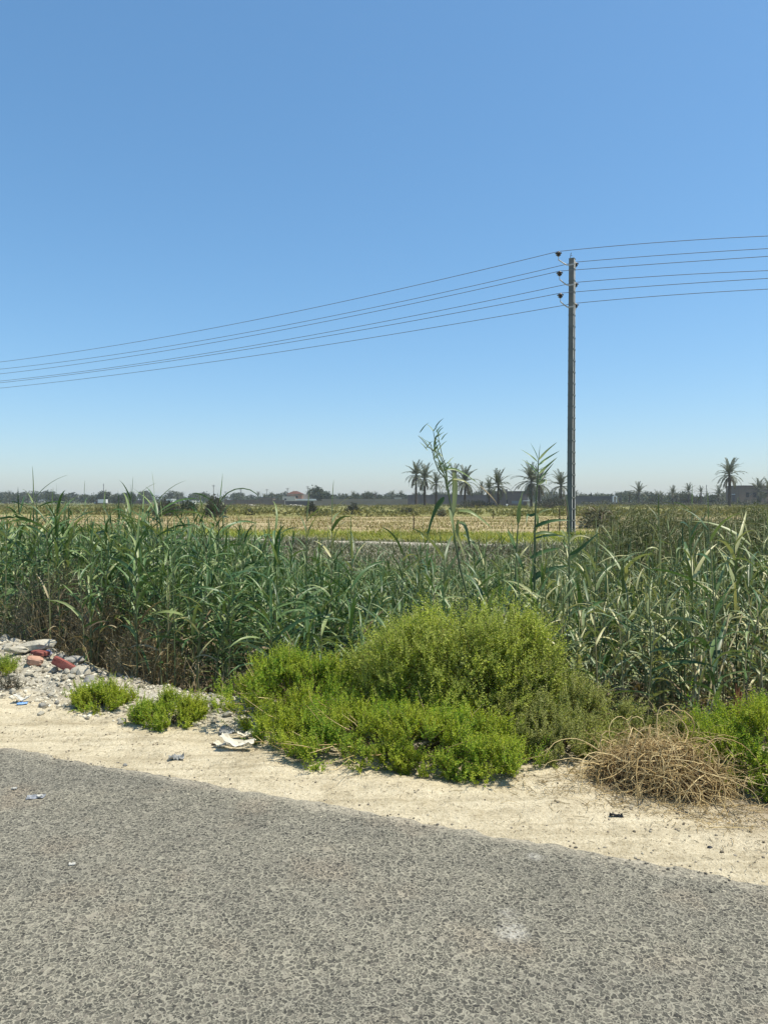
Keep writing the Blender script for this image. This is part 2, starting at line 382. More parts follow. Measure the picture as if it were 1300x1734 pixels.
# ------------------------------------------------------------------ mesh helpers
class MB:
    """collects numpy geometry and links it as ONE mesh object"""
    def __init__(self):
        self.v, self.q, self.t, self.qm, self.tm, self.n = [], [], [], [], [], 0
    def add(self, V, quads=None, tris=None, mi=0):
        V = np.asarray(V, float).reshape(-1, 3)
        if quads is not None and len(quads):
            q = np.asarray(quads, int) + self.n
            self.q.append(q)
            self.qm.append(np.full(len(q), mi) if np.isscalar(mi) else np.asarray(mi))
        if tris is not None and len(tris):
            t = np.asarray(tris, int) + self.n
            self.t.append(t)
            self.tm.append(np.full(len(t), mi) if np.isscalar(mi) else np.asarray(mi))
        self.v.append(V)
        self.n += len(V)
        return self
    def mesh(self, name, mats, smooth=False):
        me = bpy.data.meshes.new(name)
        V = np.concatenate(self.v) if self.v else np.zeros((0, 3))
        q = np.concatenate(self.q) if self.q else np.zeros((0, 4), int)
        t = np.concatenate(self.t) if self.t else np.zeros((0, 3), int)
        me.vertices.add(len(V))
        me.vertices.foreach_set('co', V.astype(np.float32).ravel())
        loops = np.concatenate([q.ravel(), t.ravel()])
        me.loops.add(len(loops))
        me.loops.foreach_set('vertex_index', loops.astype(np.int32))
        me.polygons.add(len(q) + len(t))
        starts = np.concatenate([np.arange(len(q)) * 4, len(q) * 4 + np.arange(len(t)) * 3]).astype(np.int32)
        me.polygons.foreach_set('loop_start', starts)
        mi = np.concatenate([np.concatenate(self.qm) if self.qm else np.zeros(0), np.concatenate(self.tm) if self.tm else np.zeros(0)]).astype(np.int32)
        me.polygons.foreach_set('material_index', mi)
        me.polygons.foreach_set('use_smooth', np.full(len(starts), bool(smooth)))
        for m in (mats if isinstance(mats, (list, tuple)) else [mats]):
            me.materials.append(m)
        me.update(calc_edges=True)
        me.validate()
        return me
    def obj(self, name, mats, parent=None, smooth=False, loc=(0, 0, 0), rot=(0, 0, 0)):
        o = bpy.data.objects.new(name, self.mesh(name, mats, smooth))
        o.location = loc
        o.rotation_euler = rot
        COL.objects.link(o)
        if parent is not None:
            o.parent = parent
        return o

def tag(o, label=None, cat=None, group=None, kind=None):
    if label: o['label'] = label
    if cat: o['category'] = cat
    if group: o['group'] = group
    if kind: o['kind'] = kind
    return o

def empty(name, loc=(0, 0, 0), rz=0.0, label=None, cat=None, group=None):
    o = bpy.data.objects.new(name, None)
    o.empty_display_size = 0.1
    o.location = loc
    o.rotation_euler = (0, 0, rz)
    COL.objects.link(o)
    return tag(o, label, cat, group)

def inst(name, me, parent=None, loc=(0, 0, 0), rot=(0, 0, 0), scale=(1, 1, 1)):
    o = bpy.data.objects.new(name, me)
    o.location = loc
    o.rotation_euler = rot
    o.scale = scale
    COL.objects.link(o)
    if parent is not None:
        o.parent = parent
    return o

BOXF = [[0, 3, 2, 1], [4, 5, 6, 7], [0, 1, 5, 4], [1, 2, 6, 5], [2, 3, 7, 6], [3, 0, 4, 7]]
def box(mb, x0, x1, y0, y1, z0, z1, mi=0, top=1.0):
    cx, cy = (x0 + x1) / 2, (y0 + y1) / 2
    v = [(x0, y0, z0), (x1, y0, z0), (x1, y1, z0), (x0, y1, z0)]
    v += [(cx + (x - cx) * top, cy + (y - cy) * top, z1) for x, y, _ in v]
    mb.add(v, BOXF, None, mi)

def tubes(paths, radii, sides=4):
    """paths (N,K,3), radii (N,K) -> verts, quads"""
    P = np.asarray(paths, float)
    if P.ndim == 2:
        P = P[None]
    Rr = np.broadcast_to(np.asarray(radii, float), P.shape[:2])
    n, k = P.shape[:2]
    T = np.gradient(P, axis=1)
    T /= np.linalg.norm(T, axis=2, keepdims=True) + 1e-9
    ref = np.where(np.abs(T[..., 2:3]) > 0.8, np.array([1.0, 0, 0]), np.array([0, 0, 1.0]))
    ref = np.broadcast_to(ref[:, :1], T.shape)
    A = np.cross(T, ref)
    A /= np.linalg.norm(A, axis=2, keepdims=True) + 1e-9
    B = np.cross(T, A)
    an = np.arange(sides) * 2 * PI / sides
    V = P[:, :, None, :] + Rr[:, :, None, None] * (A[:, :, None, :] * np.cos(an)[None, None, :, None] + B[:, :, None, :] * np.sin(an)[None, None, :, None])
    idx = np.arange(n * k * sides).reshape(n, k, sides)
    nx = np.roll(idx, -1, axis=2)
    Q = np.stack([idx[:, :-1], nx[:, :-1], nx[:, 1:], idx[:, 1:]], axis=-1).reshape(-1, 4)
    return V.reshape(-1, 3), Q

def ribbons(base, az, el, L, W, droop, roll=0.0, twist=0.0, drift=0.0, nseg=5, fold=0.3, power=1.3):
    base = np.asarray(base, float).reshape(-1, 3)
    n = len(base)
    f = lambda a: np.broadcast_to(np.asarray(a, float), (n,))[:, None]
    az, el, L, W, droop, roll, twist, drift = map(f, (az, el, L, W, droop, roll, twist, drift))
    t = np.linspace(0, 1, nseg + 1)[None]
    tm = (t[:, 1:] + t[:, :-1]) / 2
    def dirs(tt):
        a = el - droop * tt ** power
        z = az + drift * tt
        return np.stack([np.cos(a) * np.cos(z), np.cos(a) * np.sin(z), np.sin(a)], -1), z
    D, _ = dirs(tm)
    C = np.concatenate([np.zeros((n, 1, 3)), np.cumsum(D * (L / nseg)[..., None], 1)], 1) + base[:, None]
    Dv, z = dirs(t)
    S = np.stack([-np.sin(z), np.cos(z), np.zeros_like(z)], -1)
    Nn = np.cross(Dv, S)
    r = (roll + twist * t)[..., None]
    S2 = S * np.cos(r) + Nn * np.sin(r)
    N2 = -S * np.sin(r) + Nn * np.cos(r)
    w = W * np.minimum(1.0, 0.4 + t * 3.0) * np.clip(1 - t, 0, 1) ** 0.62 * 0.5 * 1.12
    w = w[..., None]
    V = np.stack([C + S2 * w + N2 * w * fold, C, C - S2 * w + N2 * w * fold], 2)
    idx = np.arange(n * (nseg + 1) * 3).reshape(n, nseg + 1, 3)
    Q = np.concatenate([np.stack([idx[:, :-1, j], idx[:, :-1, j + 1], idx[:, 1:, j + 1], idx[:, 1:, j]], -1).reshape(-1, 4) for j in (0, 1)])
    return V.reshape(-1, 3), Q

def blades(base, az, lean, L, W, curve=0.5):
    """thin grass blades, 2 quads-ish each (base pair, mid pair, tip)"""
    base = np.asarray(base, float)
    n = len(base)
    f = lambda a: np.broadcast_to(np.asarray(a, float), (n,))[:, None]
    az, lean, L, W = map(f, (az, lean, L, W))
    H = np.concatenate([np.cos(az), np.sin(az), np.zeros_like(az)], 1)
    S = np.concatenate([-np.sin(az), np.cos(az), np.zeros_like(az)], 1)
    Z = np.array([[0, 0, 1.0]])
    m = base + H * np.sin(lean) * L * 0.5 + Z * np.cos(lean) * L * 0.5
    l2 = lean + curve
    tip = m + H * np.sin(l2) * L * 0.5 + Z * np.cos(l2) * L * 0.5
    V = np.stack([base - S * W / 2, base + S * W / 2, m + S * W * 0.4, m - S * W * 0.4, tip], 1)
    i = np.arange(n)[:, None] * 5
    Q = np.concatenate([i, i + 1, i + 2, i + 3], 1)
    T = np.concatenate([i + 3, i + 2, i + 4], 1)
    return V.reshape(-1, 3), Q, T

def leaf_quads(C, D, U, L, W):
    """diamond leaves at C pointing along D with width direction U"""
    L = np.broadcast_to(np.asarray(L, float), (len(C),))[:, None]
    W = np.broadcast_to(np.asarray(W, float), (len(C),))[:, None]
    V = np.stack([C, C + D * L * 0.45 + U * W / 2, C + D * L, C + D * L * 0.45 - U * W / 2], 1)
    i = np.arange(len(C))[:, None] * 4
    return V.reshape(-1, 3), np.concatenate([i, i + 1, i + 2, i + 3], 1)

def unit(a):
    return a / (np.linalg.norm(a, axis=-1, keepdims=True) + 1e-9)

def rand_dirs(n):
    return unit(rng.normal(size=(n, 3)))

def sprigs(P, D, L, nleaf, leafL, leafW, spread=0.9):
    """sprigs of small leaves round a short twig; returns leaf verts and quads"""
    n = len(P)
    ref = np.where(np.abs(D[:, 2:3]) > 0.9, np.array([1.0, 0, 0]), np.array([0, 0, 1.0]))
    A = unit(np.cross(D, ref))
    B = np.cross(D, A)
    j = np.arange(nleaf)
    ph = j[None] * 2.4 + rng.uniform(0, 6.28, (n, 1)) + rng.normal(0, 0.3, (n, nleaf))
    fr = (j[None] + rng.uniform(0.1, 0.9, (n, nleaf))) / nleaf
    L = np.broadcast_to(np.asarray(L, float), (n,))
    C = P[:, None] + D[:, None] * (L[:, None] * fr)[..., None]
    rad = A[:, None] * np.cos(ph)[..., None] + B[:, None] * np.sin(ph)[..., None]
    LD = unit(D[:, None] * rng.uniform(0.35, 0.9, (n, nleaf, 1)) + rad * spread)
    U = unit(np.cross(LD, D[:, None] + rng.normal(0, 0.35, (n, nleaf, 3))))
    s = (1.15 - 0.6 * fr) * rng.uniform(0.7, 1.25, (n, nleaf))
    return leaf_quads(C.reshape(-1, 3), LD.reshape(-1, 3), U.reshape(-1, 3), (leafL * s).ravel(), (leafW * s).ravel())

# value noise ---------------------------------------------------------------
_tab = np.random.default_rng(11).random((256, 256))
def vnoise(x, y):
    xi, yi = np.floor(x).astype(int), np.floor(y).astype(int)
    fx, fy = x - xi, y - yi
    fx, fy = fx * fx * (3 - 2 * fx), fy * fy * (3 - 2 * fy)
    g = lambda a, b: _tab[a & 255, b & 255]
    return (g(xi, yi) * (1 - fx) + g(xi + 1, yi) * fx) * (1 - fy) + (g(xi, yi + 1) * (1 - fx) + g(xi + 1, yi + 1) * fx) * fy
def fbm(x, y, o=4):
    s, a, tot = 0, 1.0, 0
    for i in range(o):
        s = s + a * (vnoise(x * 2 ** i + 17 * i, y * 2 ** i + 31 * i) - 0.5)
        tot += a
        a *= 0.5
    return s / tot * 2

# ------------------------------------------------------------------ terrain
DX, DY = 0.92, -0.392          # along the road
NX, NY = 0.392, 0.92           # away from the road
S0 = 3.19
def st(x, y):
    return NX * x + NY * y - S0, DX * x + DY * y
def xy(s, t):
    return NX * (s + S0) + DX * t, NY * (s + S0) + DY * t
PS = [-3000, -9.0, -7.6, -0.12, 0.02, 0.6, 1.2, 1.65, 2.05, 3.1, 9.0, 13.2, 15.0, 17.6, 19.6, 24, 4000]
PZ = [-0.05, -0.02, -0.06, -0.06, 0.0, 0.012, 0.03, 0.06, -0.04, -0.5, -0.5, -0.02, 0.08, 0.05, 0.05, 0.0, 0.0]
def nearer(t):
    """how far the ditch edge steps towards the road"""
    t = np.asarray(t, float)
    return 0.48 * np.clip((t + 5.7) / 0.8, 0, 1) * np.clip((0.6 - t) / 1.2, 0, 1)
def gz(x, y):
    x, y = np.asarray(x, float), np.asarray(y, float)
    s, t = st(x, y)
    z = np.interp(s + nearer(t) * np.clip((s - .9) / .4, 0, 1) * np.clip((4.5 - s) / 1.5, 0, 1), PS, PZ)
    near = np.clip((s - 0.02) / 0.3, 0, 1)
    z = z + near * (s < 40) * (0.03 * fbm(x * 1.3, y * 1.3) + 0.012 * fbm(x * 6, y * 6, 3) * (s < 6))
    for c0, w, dp in ((0.20, .05, .014), (0.33, .05, .010), (0.62, .06, .010)):
        ce = c0 + .06 * np.sin(t * .35 + c0 * 9)
        z = z - near * (s < 2) * dp * np.exp(-((s - ce) / w) ** 2) * (0.6 + .4 * np.sin(t * 46)) + near * (s < 2) * dp * .5 * np.exp(-((s - ce - 1.8 * w) / w) ** 2)
    rub = np.clip((s - 0.7) / 0.4, 0, 1) * np.clip(-(t + 0.8) / 0.8, 0, 1) * (s < 2.4)
    z = z + rub * (0.05 * fbm(x * 4, y * 4, 4) + 0.035 * np.abs(fbm(x * 15, y * 15, 3)))
    z = z + 0.16 * np.exp(-(((t + 5.6) / 1.5) ** 2 + ((s - 1.75) / 0.42) ** 2))
    z = z + np.clip((s - 24) / 10, 0, 1) * 0.16 * fbm(x * 0.12, y * 0.5, 3) * np.clip(300 / (np.abs(y) + 1) - 1, 0, 1)
    return z
def G(px, py, z0=0.0):
    """ground point under a pixel of the photograph"""
    d = FPX * (CAMH - z0) / (py - YH)
    return (px - CX) / FPX * d, d
def P3(px, py, d):
    return np.array([(px - CX) / FPX * d, d, CAMH - (py - YH) / FPX * d])

def axis(parts):
    out = []
    for a, b, st_ in parts:
        out += list(np.arange(a, b - 1e-6, st_))
    return np.array(out + [parts[-1][1]])

def sheet(name, ss, tt, mat, zadd=0.0):
    Sg, Tg = np.meshgrid(ss, tt, indexing='ij')
    X, Y = xy(Sg, Tg)
    V = np.stack([X, Y, gz(X, Y) + zadd], -1).reshape(-1, 3)
    idx = np.arange(V.shape[0]).reshape(Sg.shape)
    Q = np.stack([idx[:-1, :-1], idx[:-1, 1:], idx[1:, 1:], idx[1:, :-1]], -1).reshape(-1, 4)[:, ::-1]
    mb = MB()
    mb.add(V, Q)
    o = mb.obj(name, mat, smooth=True)
    return tag(o, kind='structure')

def build_terrain():
    tn = axis([(-4000, -400, 400), (-400, -60, 20), (-60, -16, 2), (-16, -7, 0.2), (-7, 4, 0.035), (4, 12, 0.2), (12, 60, 2), (60, 400, 20), (400, 4000, 400)])
    sheet('shoulder', axis([(-0.45, 2.1, 0.035)]), tn, M['sand'])
    tm_ = axis([(-4000, -400, 400), (-400, -60, 20), (-60, -20, 2), (-20, 20, 0.25), (20, 60, 2), (60, 400, 20), (400, 4000, 400)])
    sheet('ditch', axis([(2.1, 4, 0.1), (4, 17.9, 0.4)]), tm_, M['ditch_soil'])
    tf = axis([(-4000, -600, 400), (-600, -120, 10), (-120, 120, 1.2), (120, 600, 10), (600, 4000, 400)])
    sheet('field', axis([(17.9, 90, 0.8), (90, 300, 10), (300, 4000, 300)]), tf, M['field_soil'])
    sheet('ground', axis([(-3000, -60, 300), (-60, -0.45, 3)]), axis([(-4000, -60, 300), (-60, 60, 5), (60, 4000, 300)]), M['sand'], -0.004)
    # path beyond the ditch
    tt = np.arange(-90, 60, 0.5)
    mb = MB()
    w0 = 17.75 + 0.18 * fbm(tt * 0.7, tt * 0 + 3)
    w1 = 19.4 + 0.35 * fbm(tt * 0.5, tt * 0 + 9)
    rows = []
    for f, dz in ((0.0, -0.05), (0.02, 0.09), (0.5, 0.11), (0.98, 0.09), (1.0, -0.05)):
        X, Y = xy(w0 + (w1 - w0) * f, tt)
        rows.append(np.stack([X, Y, gz(X, Y) * 0 + 0.05 + dz], -1))
    V = np.stack(rows, 0)
    idx = np.arange(V.shape[0] * V.shape[1]).reshape(V.shape[:2])
    mb.add(V, np.stack([idx[:-1, :-1], idx[:-1, 1:], idx[1:, 1:], idx[1:, :-1]], -1).reshape(-1, 4)[:, ::-1])
    tag(mb.obj('path', M['path'], smooth=False), kind='structure')
    # road slab with a ragged edge
    te = axis([(-4000, -100, 300), (-100, -12, 1.0), (-12, 8, 0.02), (8, 100, 1.0), (100, 4000, 300)])
    edge = 0.045 * fbm(te * 2.2, te * 0 + 1.7, 3) + 0.03 * fbm(te * 14, te * 0 + 5.1, 3) * (np.abs(te) < 14)
    mb = MB()
    rows = []
    for off, z in ((-7.4, 0.0), (-3.0, 0.022), (-0.05, 0.018), (-0.012, 0.016), (0.0, 0.004), (0.004, -0.05)):
        e = edge if off > -0.2 else 0
        X, Y = xy(off + e + 0 * te, te)
        rows.append(np.stack([X, Y, 0 * te + z], -1))
    V = np.stack(rows, 0)
    idx = np.arange(V.shape[0] * V.shape[1]).reshape(V.shape[:2])
    mb.add(V, np.stack([idx[:-1, :-1], idx[:-1, 1:], idx[1:, 1:], idx[1:, :-1]], -1).reshape(-1, 4)[:, ::-1])
    tag(mb.obj('road', M['asphalt'], smooth=False), kind='structure')
build_terrain()

# ------------------------------------------------------------------ stones
def ico(sub):
    import bmesh
    bm = bmesh.new()
    bmesh.ops.create_icosphere(bm, subdivisions=sub, radius=1.0)
    V = np.array([v.co[:] for v in bm.verts])
    T = np.array([[v.index for v in f.verts] for f in bm.faces])
    bm.free()
    return V, T
ICO1, ICO2 = ico(1), ico(2)
def rock_template(sub=1, rough=0.3):
    V, T = ICO1 if sub == 1 else ICO2
    k = rng.normal(size=(5, 3))
    d = sum(np.sin(V @ kk * 1.9 + rng.uniform(0, 6)) for kk in k) / 5
    V = V * (1 + rough * d[:, None] + rng.uniform(-0.5, 0.5, (len(V), 1)) * rough * 0.6)
    return V * np.array([1, rng.uniform(0.6, 1.0), rng.uniform(0.4, 0.75)]), T

def scatter_rocks(name, xs, ys, sizes, mat, sink=0.25, zadd=0.0, zfun=gz, flat=1.0):
    temps = [rock_template(1, 0.35) for _ in range(10)]
    mb = MB()
    zs = zfun(xs, ys) + zadd
    which = rng.integers(0, 10, len(xs))
    for k in range(10):
        m = np.where(which == k)[0]
        if not len(m):
            continue
        V, T = temps[k]
        a = rng.uniform(0, 6.28, len(m))
        c, s_ = np.cos(a)[:, None], np.sin(a)[:, None]
        X = V[None, :, 0] * c - V[None, :, 1] * s_
        Y = V[None, :, 0] * s_ + V[None, :, 1] * c
        Z = np.broadcast_to(V[None, :, 2], X.shape) * flat
        W = np.stack([X, Y, Z], -1) * sizes[m][:, None, None]
        W += np.stack([xs[m], ys[m], zs[m] + sizes[m] * sink * flat], -1)[:, None]
        Tt = (T[None] + (np.arange(len(m)) * len(V))[:, None, None]).reshape(-1, 3)
        mb.add(W.reshape(-1, 3), None, Tt)
    return tag(mb.obj(name, mat), kind='stuff')

def build_stones():
    # loose grains of the shoulder
    n = 4200
    s = rng.uniform(0.03, 2.0, n) ** 1.0
    t = rng.uniform(-8.5, 4.5, n)
    x, y = xy(s, t)
    sz = 0.0022 + 0.006 * rng.random(n) ** 3
    scatter_rocks('pebbles', x, y, sz, M['pebble_dark'], 0.3)
    n = 3600
    t = rng.uniform(-9, 5, n); s = rng.normal(-.015, .06, n)
    kk = fbm(t * 2.1, t * 0 + 8, 3) > -.2 + .3 * rng.random(n)
    t, s = t[kk], s[kk]; n = len(t)
    x, y = xy(s, t)
    sz = 0.002 + 0.008 * rng.random(n) ** 4
    scatter_rocks('edge_crumbs', x, y, sz, M['edge_crumb'], .2, 0, lambda a, b: np.where(st(a, b)[0] < 0, .0175, gz(a, b)))
    n = 1500
    t = rng.uniform(-7, 4, n); s = np.abs(rng.normal(0, .5, n)) + .12
    x, y = xy(s, t)
    az = rng.uniform(0, 6.28, n); L = rng.uniform(.006, .035, n)
    p0 = np.stack([x, y, gz(x, y) + .004], -1)
    p1 = p0 + np.stack([np.cos(az) * L, np.sin(az) * L, rng.uniform(0, .006, n)], -1)
    V, Q = tubes(np.stack([p0, p1], 1), np.full((n, 2), .0011), 3)
    tag(MB().add(V, Q).obj('plant_litter', M['bush_wood']), kind='stuff')
    # clods on the right near the tangle
    n = 1300
    s = rng.normal(0.62, 0.22, n); t = rng.uniform(-0.4, 3.2, n)
    k = (s > 0.08) & (s < 1.2)
    x, y = xy(s[k], t[k])
    sz = 0.002 + 0.009 * rng.random(k.sum()) ** 4
    scatter_rocks('dirt_clods', x, y, sz, M['pebble_dark'], 0.25)
    # pale rubble gravel on the left
    n = 17000
    t = -0.9 - rng.random(n) * 8
    s = rng.uniform(0.62, 2.3, n)
    lim = 0.80 + 0.25 * fbm(t * 1.5, t * 0 + 2)
    k = (s > lim - 0.2 * rng.random(n) ** 2) & (s < 2.3 - nearer(t))
    x, y = xy(s[k], t[k])
    sz = 0.004 + 0.020 * rng.random(k.sum()) ** 3.0
    scatter_rocks('rubble_gravel', x, y, sz, M['pebble_pale'], 0.2)
    # chips standing a little proud of the asphalt
    n = 17000
    y = rng.uniform(1.75, 4.2, n) ** 1.0
    x = rng.uniform(-0.62, 0.62, n) * y
    s, t = st(x, y)
    k = s < -0.06
    x, y = x[k], y[k]
    sz = 0.0035 + 0.0052 * rng.random(len(x)) ** 1.6
    def zroad(x, y):
        s, t = st(x, y)
        return np.interp(s, [-7.4, -3.0, -0.05], [0.0, 0.022, 0.018])
    scatter_rocks('road_chips', x, y, sz, M['chip'], -0.22, 0.0, zroad, 0.8)
    # stones that can be told apart in the heap
    big = [(8, 1103, .075, 'stone'), (22, 1112, .06, 'stone'), (30, 1128, .035, 'stone'), (12, 1122, .05, 'stone'), (103, 1128, .05, 'stone_grey'),
           (140, 1152, .085, 'stone'), (152, 1160, .065, 'stone_grey'), (128, 1146, .055, 'stone'), (103, 1139, .045, 'stone'), (112, 1147, .04, 'stone'),
           (92, 1143, .035, 'stone'), (75, 1139, .04, 'stone'), (64, 1143, .03, 'stone'), (120, 1160, .03, 'stone'), (98, 1165, .028, 'stone'),
           (48, 1150, .03, 'stone'), (20, 1150, .03, 'stone'), (85, 1180, .032, 'stone'), (70, 1196, .03, 'stone_grey'), (95, 1190, .025, 'stone_grey'),
           (20, 1175, .035, 'stone'), (68, 1206, .03, 'stone'), (205, 1222, .03, 'stone'), (232, 1214, .03, 'stone'), (330, 1228, .03, 'stone'),
           (365, 1206, .045, 'stone'), (385, 1216, .04, 'stone'), (345, 1212, .035, 'stone'), (405, 1228, .035, 'stone'), (380, 1238, .04, 'stone_grey'),
           (360, 1196, .04, 'stone'), (415, 1212, .035, 'stone'), (215, 1185, .04, 'stone'), (220, 1198, .03, 'stone'), (210, 1290, .014, 'stone_grey')]
    temps = {}
    for mname in ('stone', 'stone_grey'):
        temps[mname] = []
        for k in range(5):
            V, T = rock_template(2, 0.28)
            temps[mname].append(MB().add(V, None, T).mesh('stone', M[mname]))
    for i, (px, py, r, mname) in enumerate(big):
        x, y = G(px, py, 0.05 if px < 170 and py < 1170 else 0.03)
        o = inst('stone', temps[mname][i % 5], None, (x, y, float(gz(x, y)) + r * 0.3), (rng.uniform(-.3, .3), rng.uniform(-.3, .3), rng.uniform(0, 6.3)), (r, r, r))
        if px == 210:
            tag(o, 'small dark stone lying alone on bare sand near the road edge', 'stone')
        elif px < 170:
            tag(o, 'broken %s stone in the rubble heap at the left edge' % ('pale' if mname == 'stone' else 'grey'), 'stone', 'stones in the left rubble heap')
        else:
            tag(o, 'broken %s stone in the rubble around the small green clumps' % ('pale' if mname == 'stone' else 'grey'), 'stone', 'stones beside the green clumps')
    x, y = G(395, 1257, 0.03)
    V, T = rock_template(2, 0.22)
    tag(MB().add(V * np.array([0.07, 0.055, 0.05]), None, T).obj('stone', M['plaster'], None, False, (x, y, float(gz(x, y)) + 0.012)), 'flat creamy stone lying behind the torn card beside the low shrub', 'stone')
build_stones()

# ------------------------------------------------------------------ reeds
LEAFLIB = {}
def build_leaf_library():
    specs = {'spear': (R(86), 0.12, 0.044), 'up': (R(62), 0.8, 0.064), 'mid': (R(44), 1.0, 0.072), 'arch': (R(50), 1.9, 0.072), 'hang': (R(0), 1.2, 0.066)}
    for mk in ('reed_deep', 'reed_grey_glare', 'reed_dry'):
        for k, (el, dr, w) in specs.items():
            LEAFLIB[mk, k] = []
            for v in range(3):
                V, Q = ribbons([(0, 0, 0)], 0.0, el + rng.normal(0, .08), 1.0, w * rng.uniform(.85, 1.15), dr * rng.uniform(.75, 1.25), rng.normal(0, .25), rng.normal(0, .7), rng.normal(0, .3), 7, 0.32)
                LEAFLIB[mk, k].append(MB().add(V, Q).mesh('leaf', M[mk], True))
build_leaf_library()

def reed_leaf_plan(H, nl, lf=1.0, tall=False):
    """relative heights, kinds and lengths of the leaves on a stem of height H"""
    plan = []
    side = rng.uniform(0, 6.28)
    for j in range(nl):
        u = (j + rng.uniform(-.2, .2)) / max(1, nl - 1)
        f = 0.50 + 0.48 * u if tall and j > nl * .3 else 0.16 + 0.80 * u
        f = min(max(f, 0.12), 0.98)
        az = side + (PI if j % 2 else 0) + rng.normal(0, 0.5)
        if tall and f > .72: kind, L = rng.choice(['up', 'up', 'up', 'mid', 'mid', 'arch']), rng.uniform(.28, .50)
        elif f > 0.9: kind, L = 'up', rng.uniform(.24, .36)
        elif f > 0.6: kind, L = rng.choice(['up', 'up', 'mid', 'mid', 'arch']), rng.uniform(.28, .46)
        elif f > 0.35: kind, L = rng.choice(['up', 'mid', 'mid', 'arch']), rng.uniform(.26, .46)
        else: kind, L = rng.choice(['mid', 'arch', 'hang']), rng.uniform(.2, .38)
        dry = (f < 0.4 and rng.random() < 0.5)
        plan.append((f, az, kind, L * lf, dry))
    plan.append((0.985, side + rng.uniform(0, 6), 'spear', rng.uniform(.22, .36) * max(lf, .8), False))
    return plan

KIND = {'spear': (R(86), 0.12, 0.044), 'up': (R(62), 0.8, 0.064), 'mid': (R(44), 1.0, 0.072), 'arch': (R(50), 1.9, 0.072), 'hang': (R(0), 1.2, 0.066)}

def stem_path(base, H, laz, lean, K=7):
    t = np.linspace(0, 1, K)
    off = lean * t ** 1.8 * H
    return np.stack([base[0] + np.cos(laz) * off, base[1] + np.sin(laz) * off, base[2] + t * H * (1 - 0.25 * lean * lean)], -1)

def on_path(path, f):
    k = f * (len(path) - 1)
    i = min(int(k), len(path) - 2)
    return path[i] + (path[i + 1] - path[i]) * (k - i)

def reed_object(base, H, laz, lean, mk, nl, label, group, lscale=1.0, rad=0.008, sm='reed_stem', tall=False):
    root = empty('reed', tuple(base), 0.0, label, 'reed', group)
    path = stem_path((0, 0, 0), H, laz, lean)
    V, Q = tubes(path, np.linspace(rad, rad * 0.35, len(path))[None], 5)
    MB().add(V, Q).obj('stem', M[sm], root, True)
    for f, az, kind, L, dry in reed_leaf_plan(H, nl, 1.0, tall):
        p = on_path(path, f)
        L *= lscale
        inst('leaf', random.choice(LEAFLIB['reed_dry' if dry else mk, kind]), root, tuple(p), (rng.normal(0, .12), rng.normal(0, .12), az), (L, L, L))
    return root

def reed_stuff(items, name):
    """items: (base, H, laz, lean, mk, nl) -> one mesh"""
    mats = ['reed_deep', 'reed_grey_glare', 'reed_dry', 'reed_stem']
    mb = MB()
    B, AZ, EL, L_, W_, DR, MI = [], [], [], [], [], [], []
    paths, rads = [], []
    for base, H, laz, lean, mk, nl in items:
        path = stem_path(base, H, laz, lean, 5)
        paths.append(path)
        rads.append(np.linspace(0.007, 0.003, 5))
        for f, az, kind, L, dry in reed_leaf_plan(H, nl, .62 if mk == 'reed_grey_glare' else .8):
            el, dr, w = KIND[kind]
            B.append(on_path(path, f)); AZ.append(az); EL.append(el + rng.normal(0, .15)); L_.append(L)
            W_.append(L * w * rng.uniform(.95, 1.5)); DR.append(dr * rng.uniform(.7, 1.3))
            MI.append(2 if dry else mats.index(mk))
    n = len(B)
    V, Q = ribbons(np.array(B), np.array(AZ), np.array(EL), np.array(L_), np.array(W_), np.array(DR), rng.normal(0, .35, n), rng.normal(0, .8, n), rng.normal(0, .3, n), 5, 0.3)
    mi = np.tile(np.repeat(np.array(MI), 5), 2)
    mb.add(V, Q, None, mi)
    V, Q = tubes(np.array(paths), np.array(rads), 4)
    mb.add(V, Q, None, 3)
    o = mb.obj(name, [M[k] for k in mats], None, True)
    return tag(o, kind='stuff')

def reed_top(px, s):
    """height (above the road) that the stand reaches, by where it stands"""
    near = np.interp(px, [-400, 0, 120, 330, 430, 520, 640, 760, 900, 960, 1080, 1300, 1700], [1.25, 1.22, 1.12, 1.10, 0.92, 0.80, 0.72, 0.72, 0.80, 0.84, 0.95, 1.10, 1.1])
    far = np.interp(px, [-400, 0, 330, 420, 520, 900, 960, 1300, 1700], [1.12, 1.08, 0.95, 0.72, 0.56, 0.52, 0.74, 0.9, 0.95])
    return near + (far - near) * np.clip((s - 4.5) / 3.5, 0, 1)

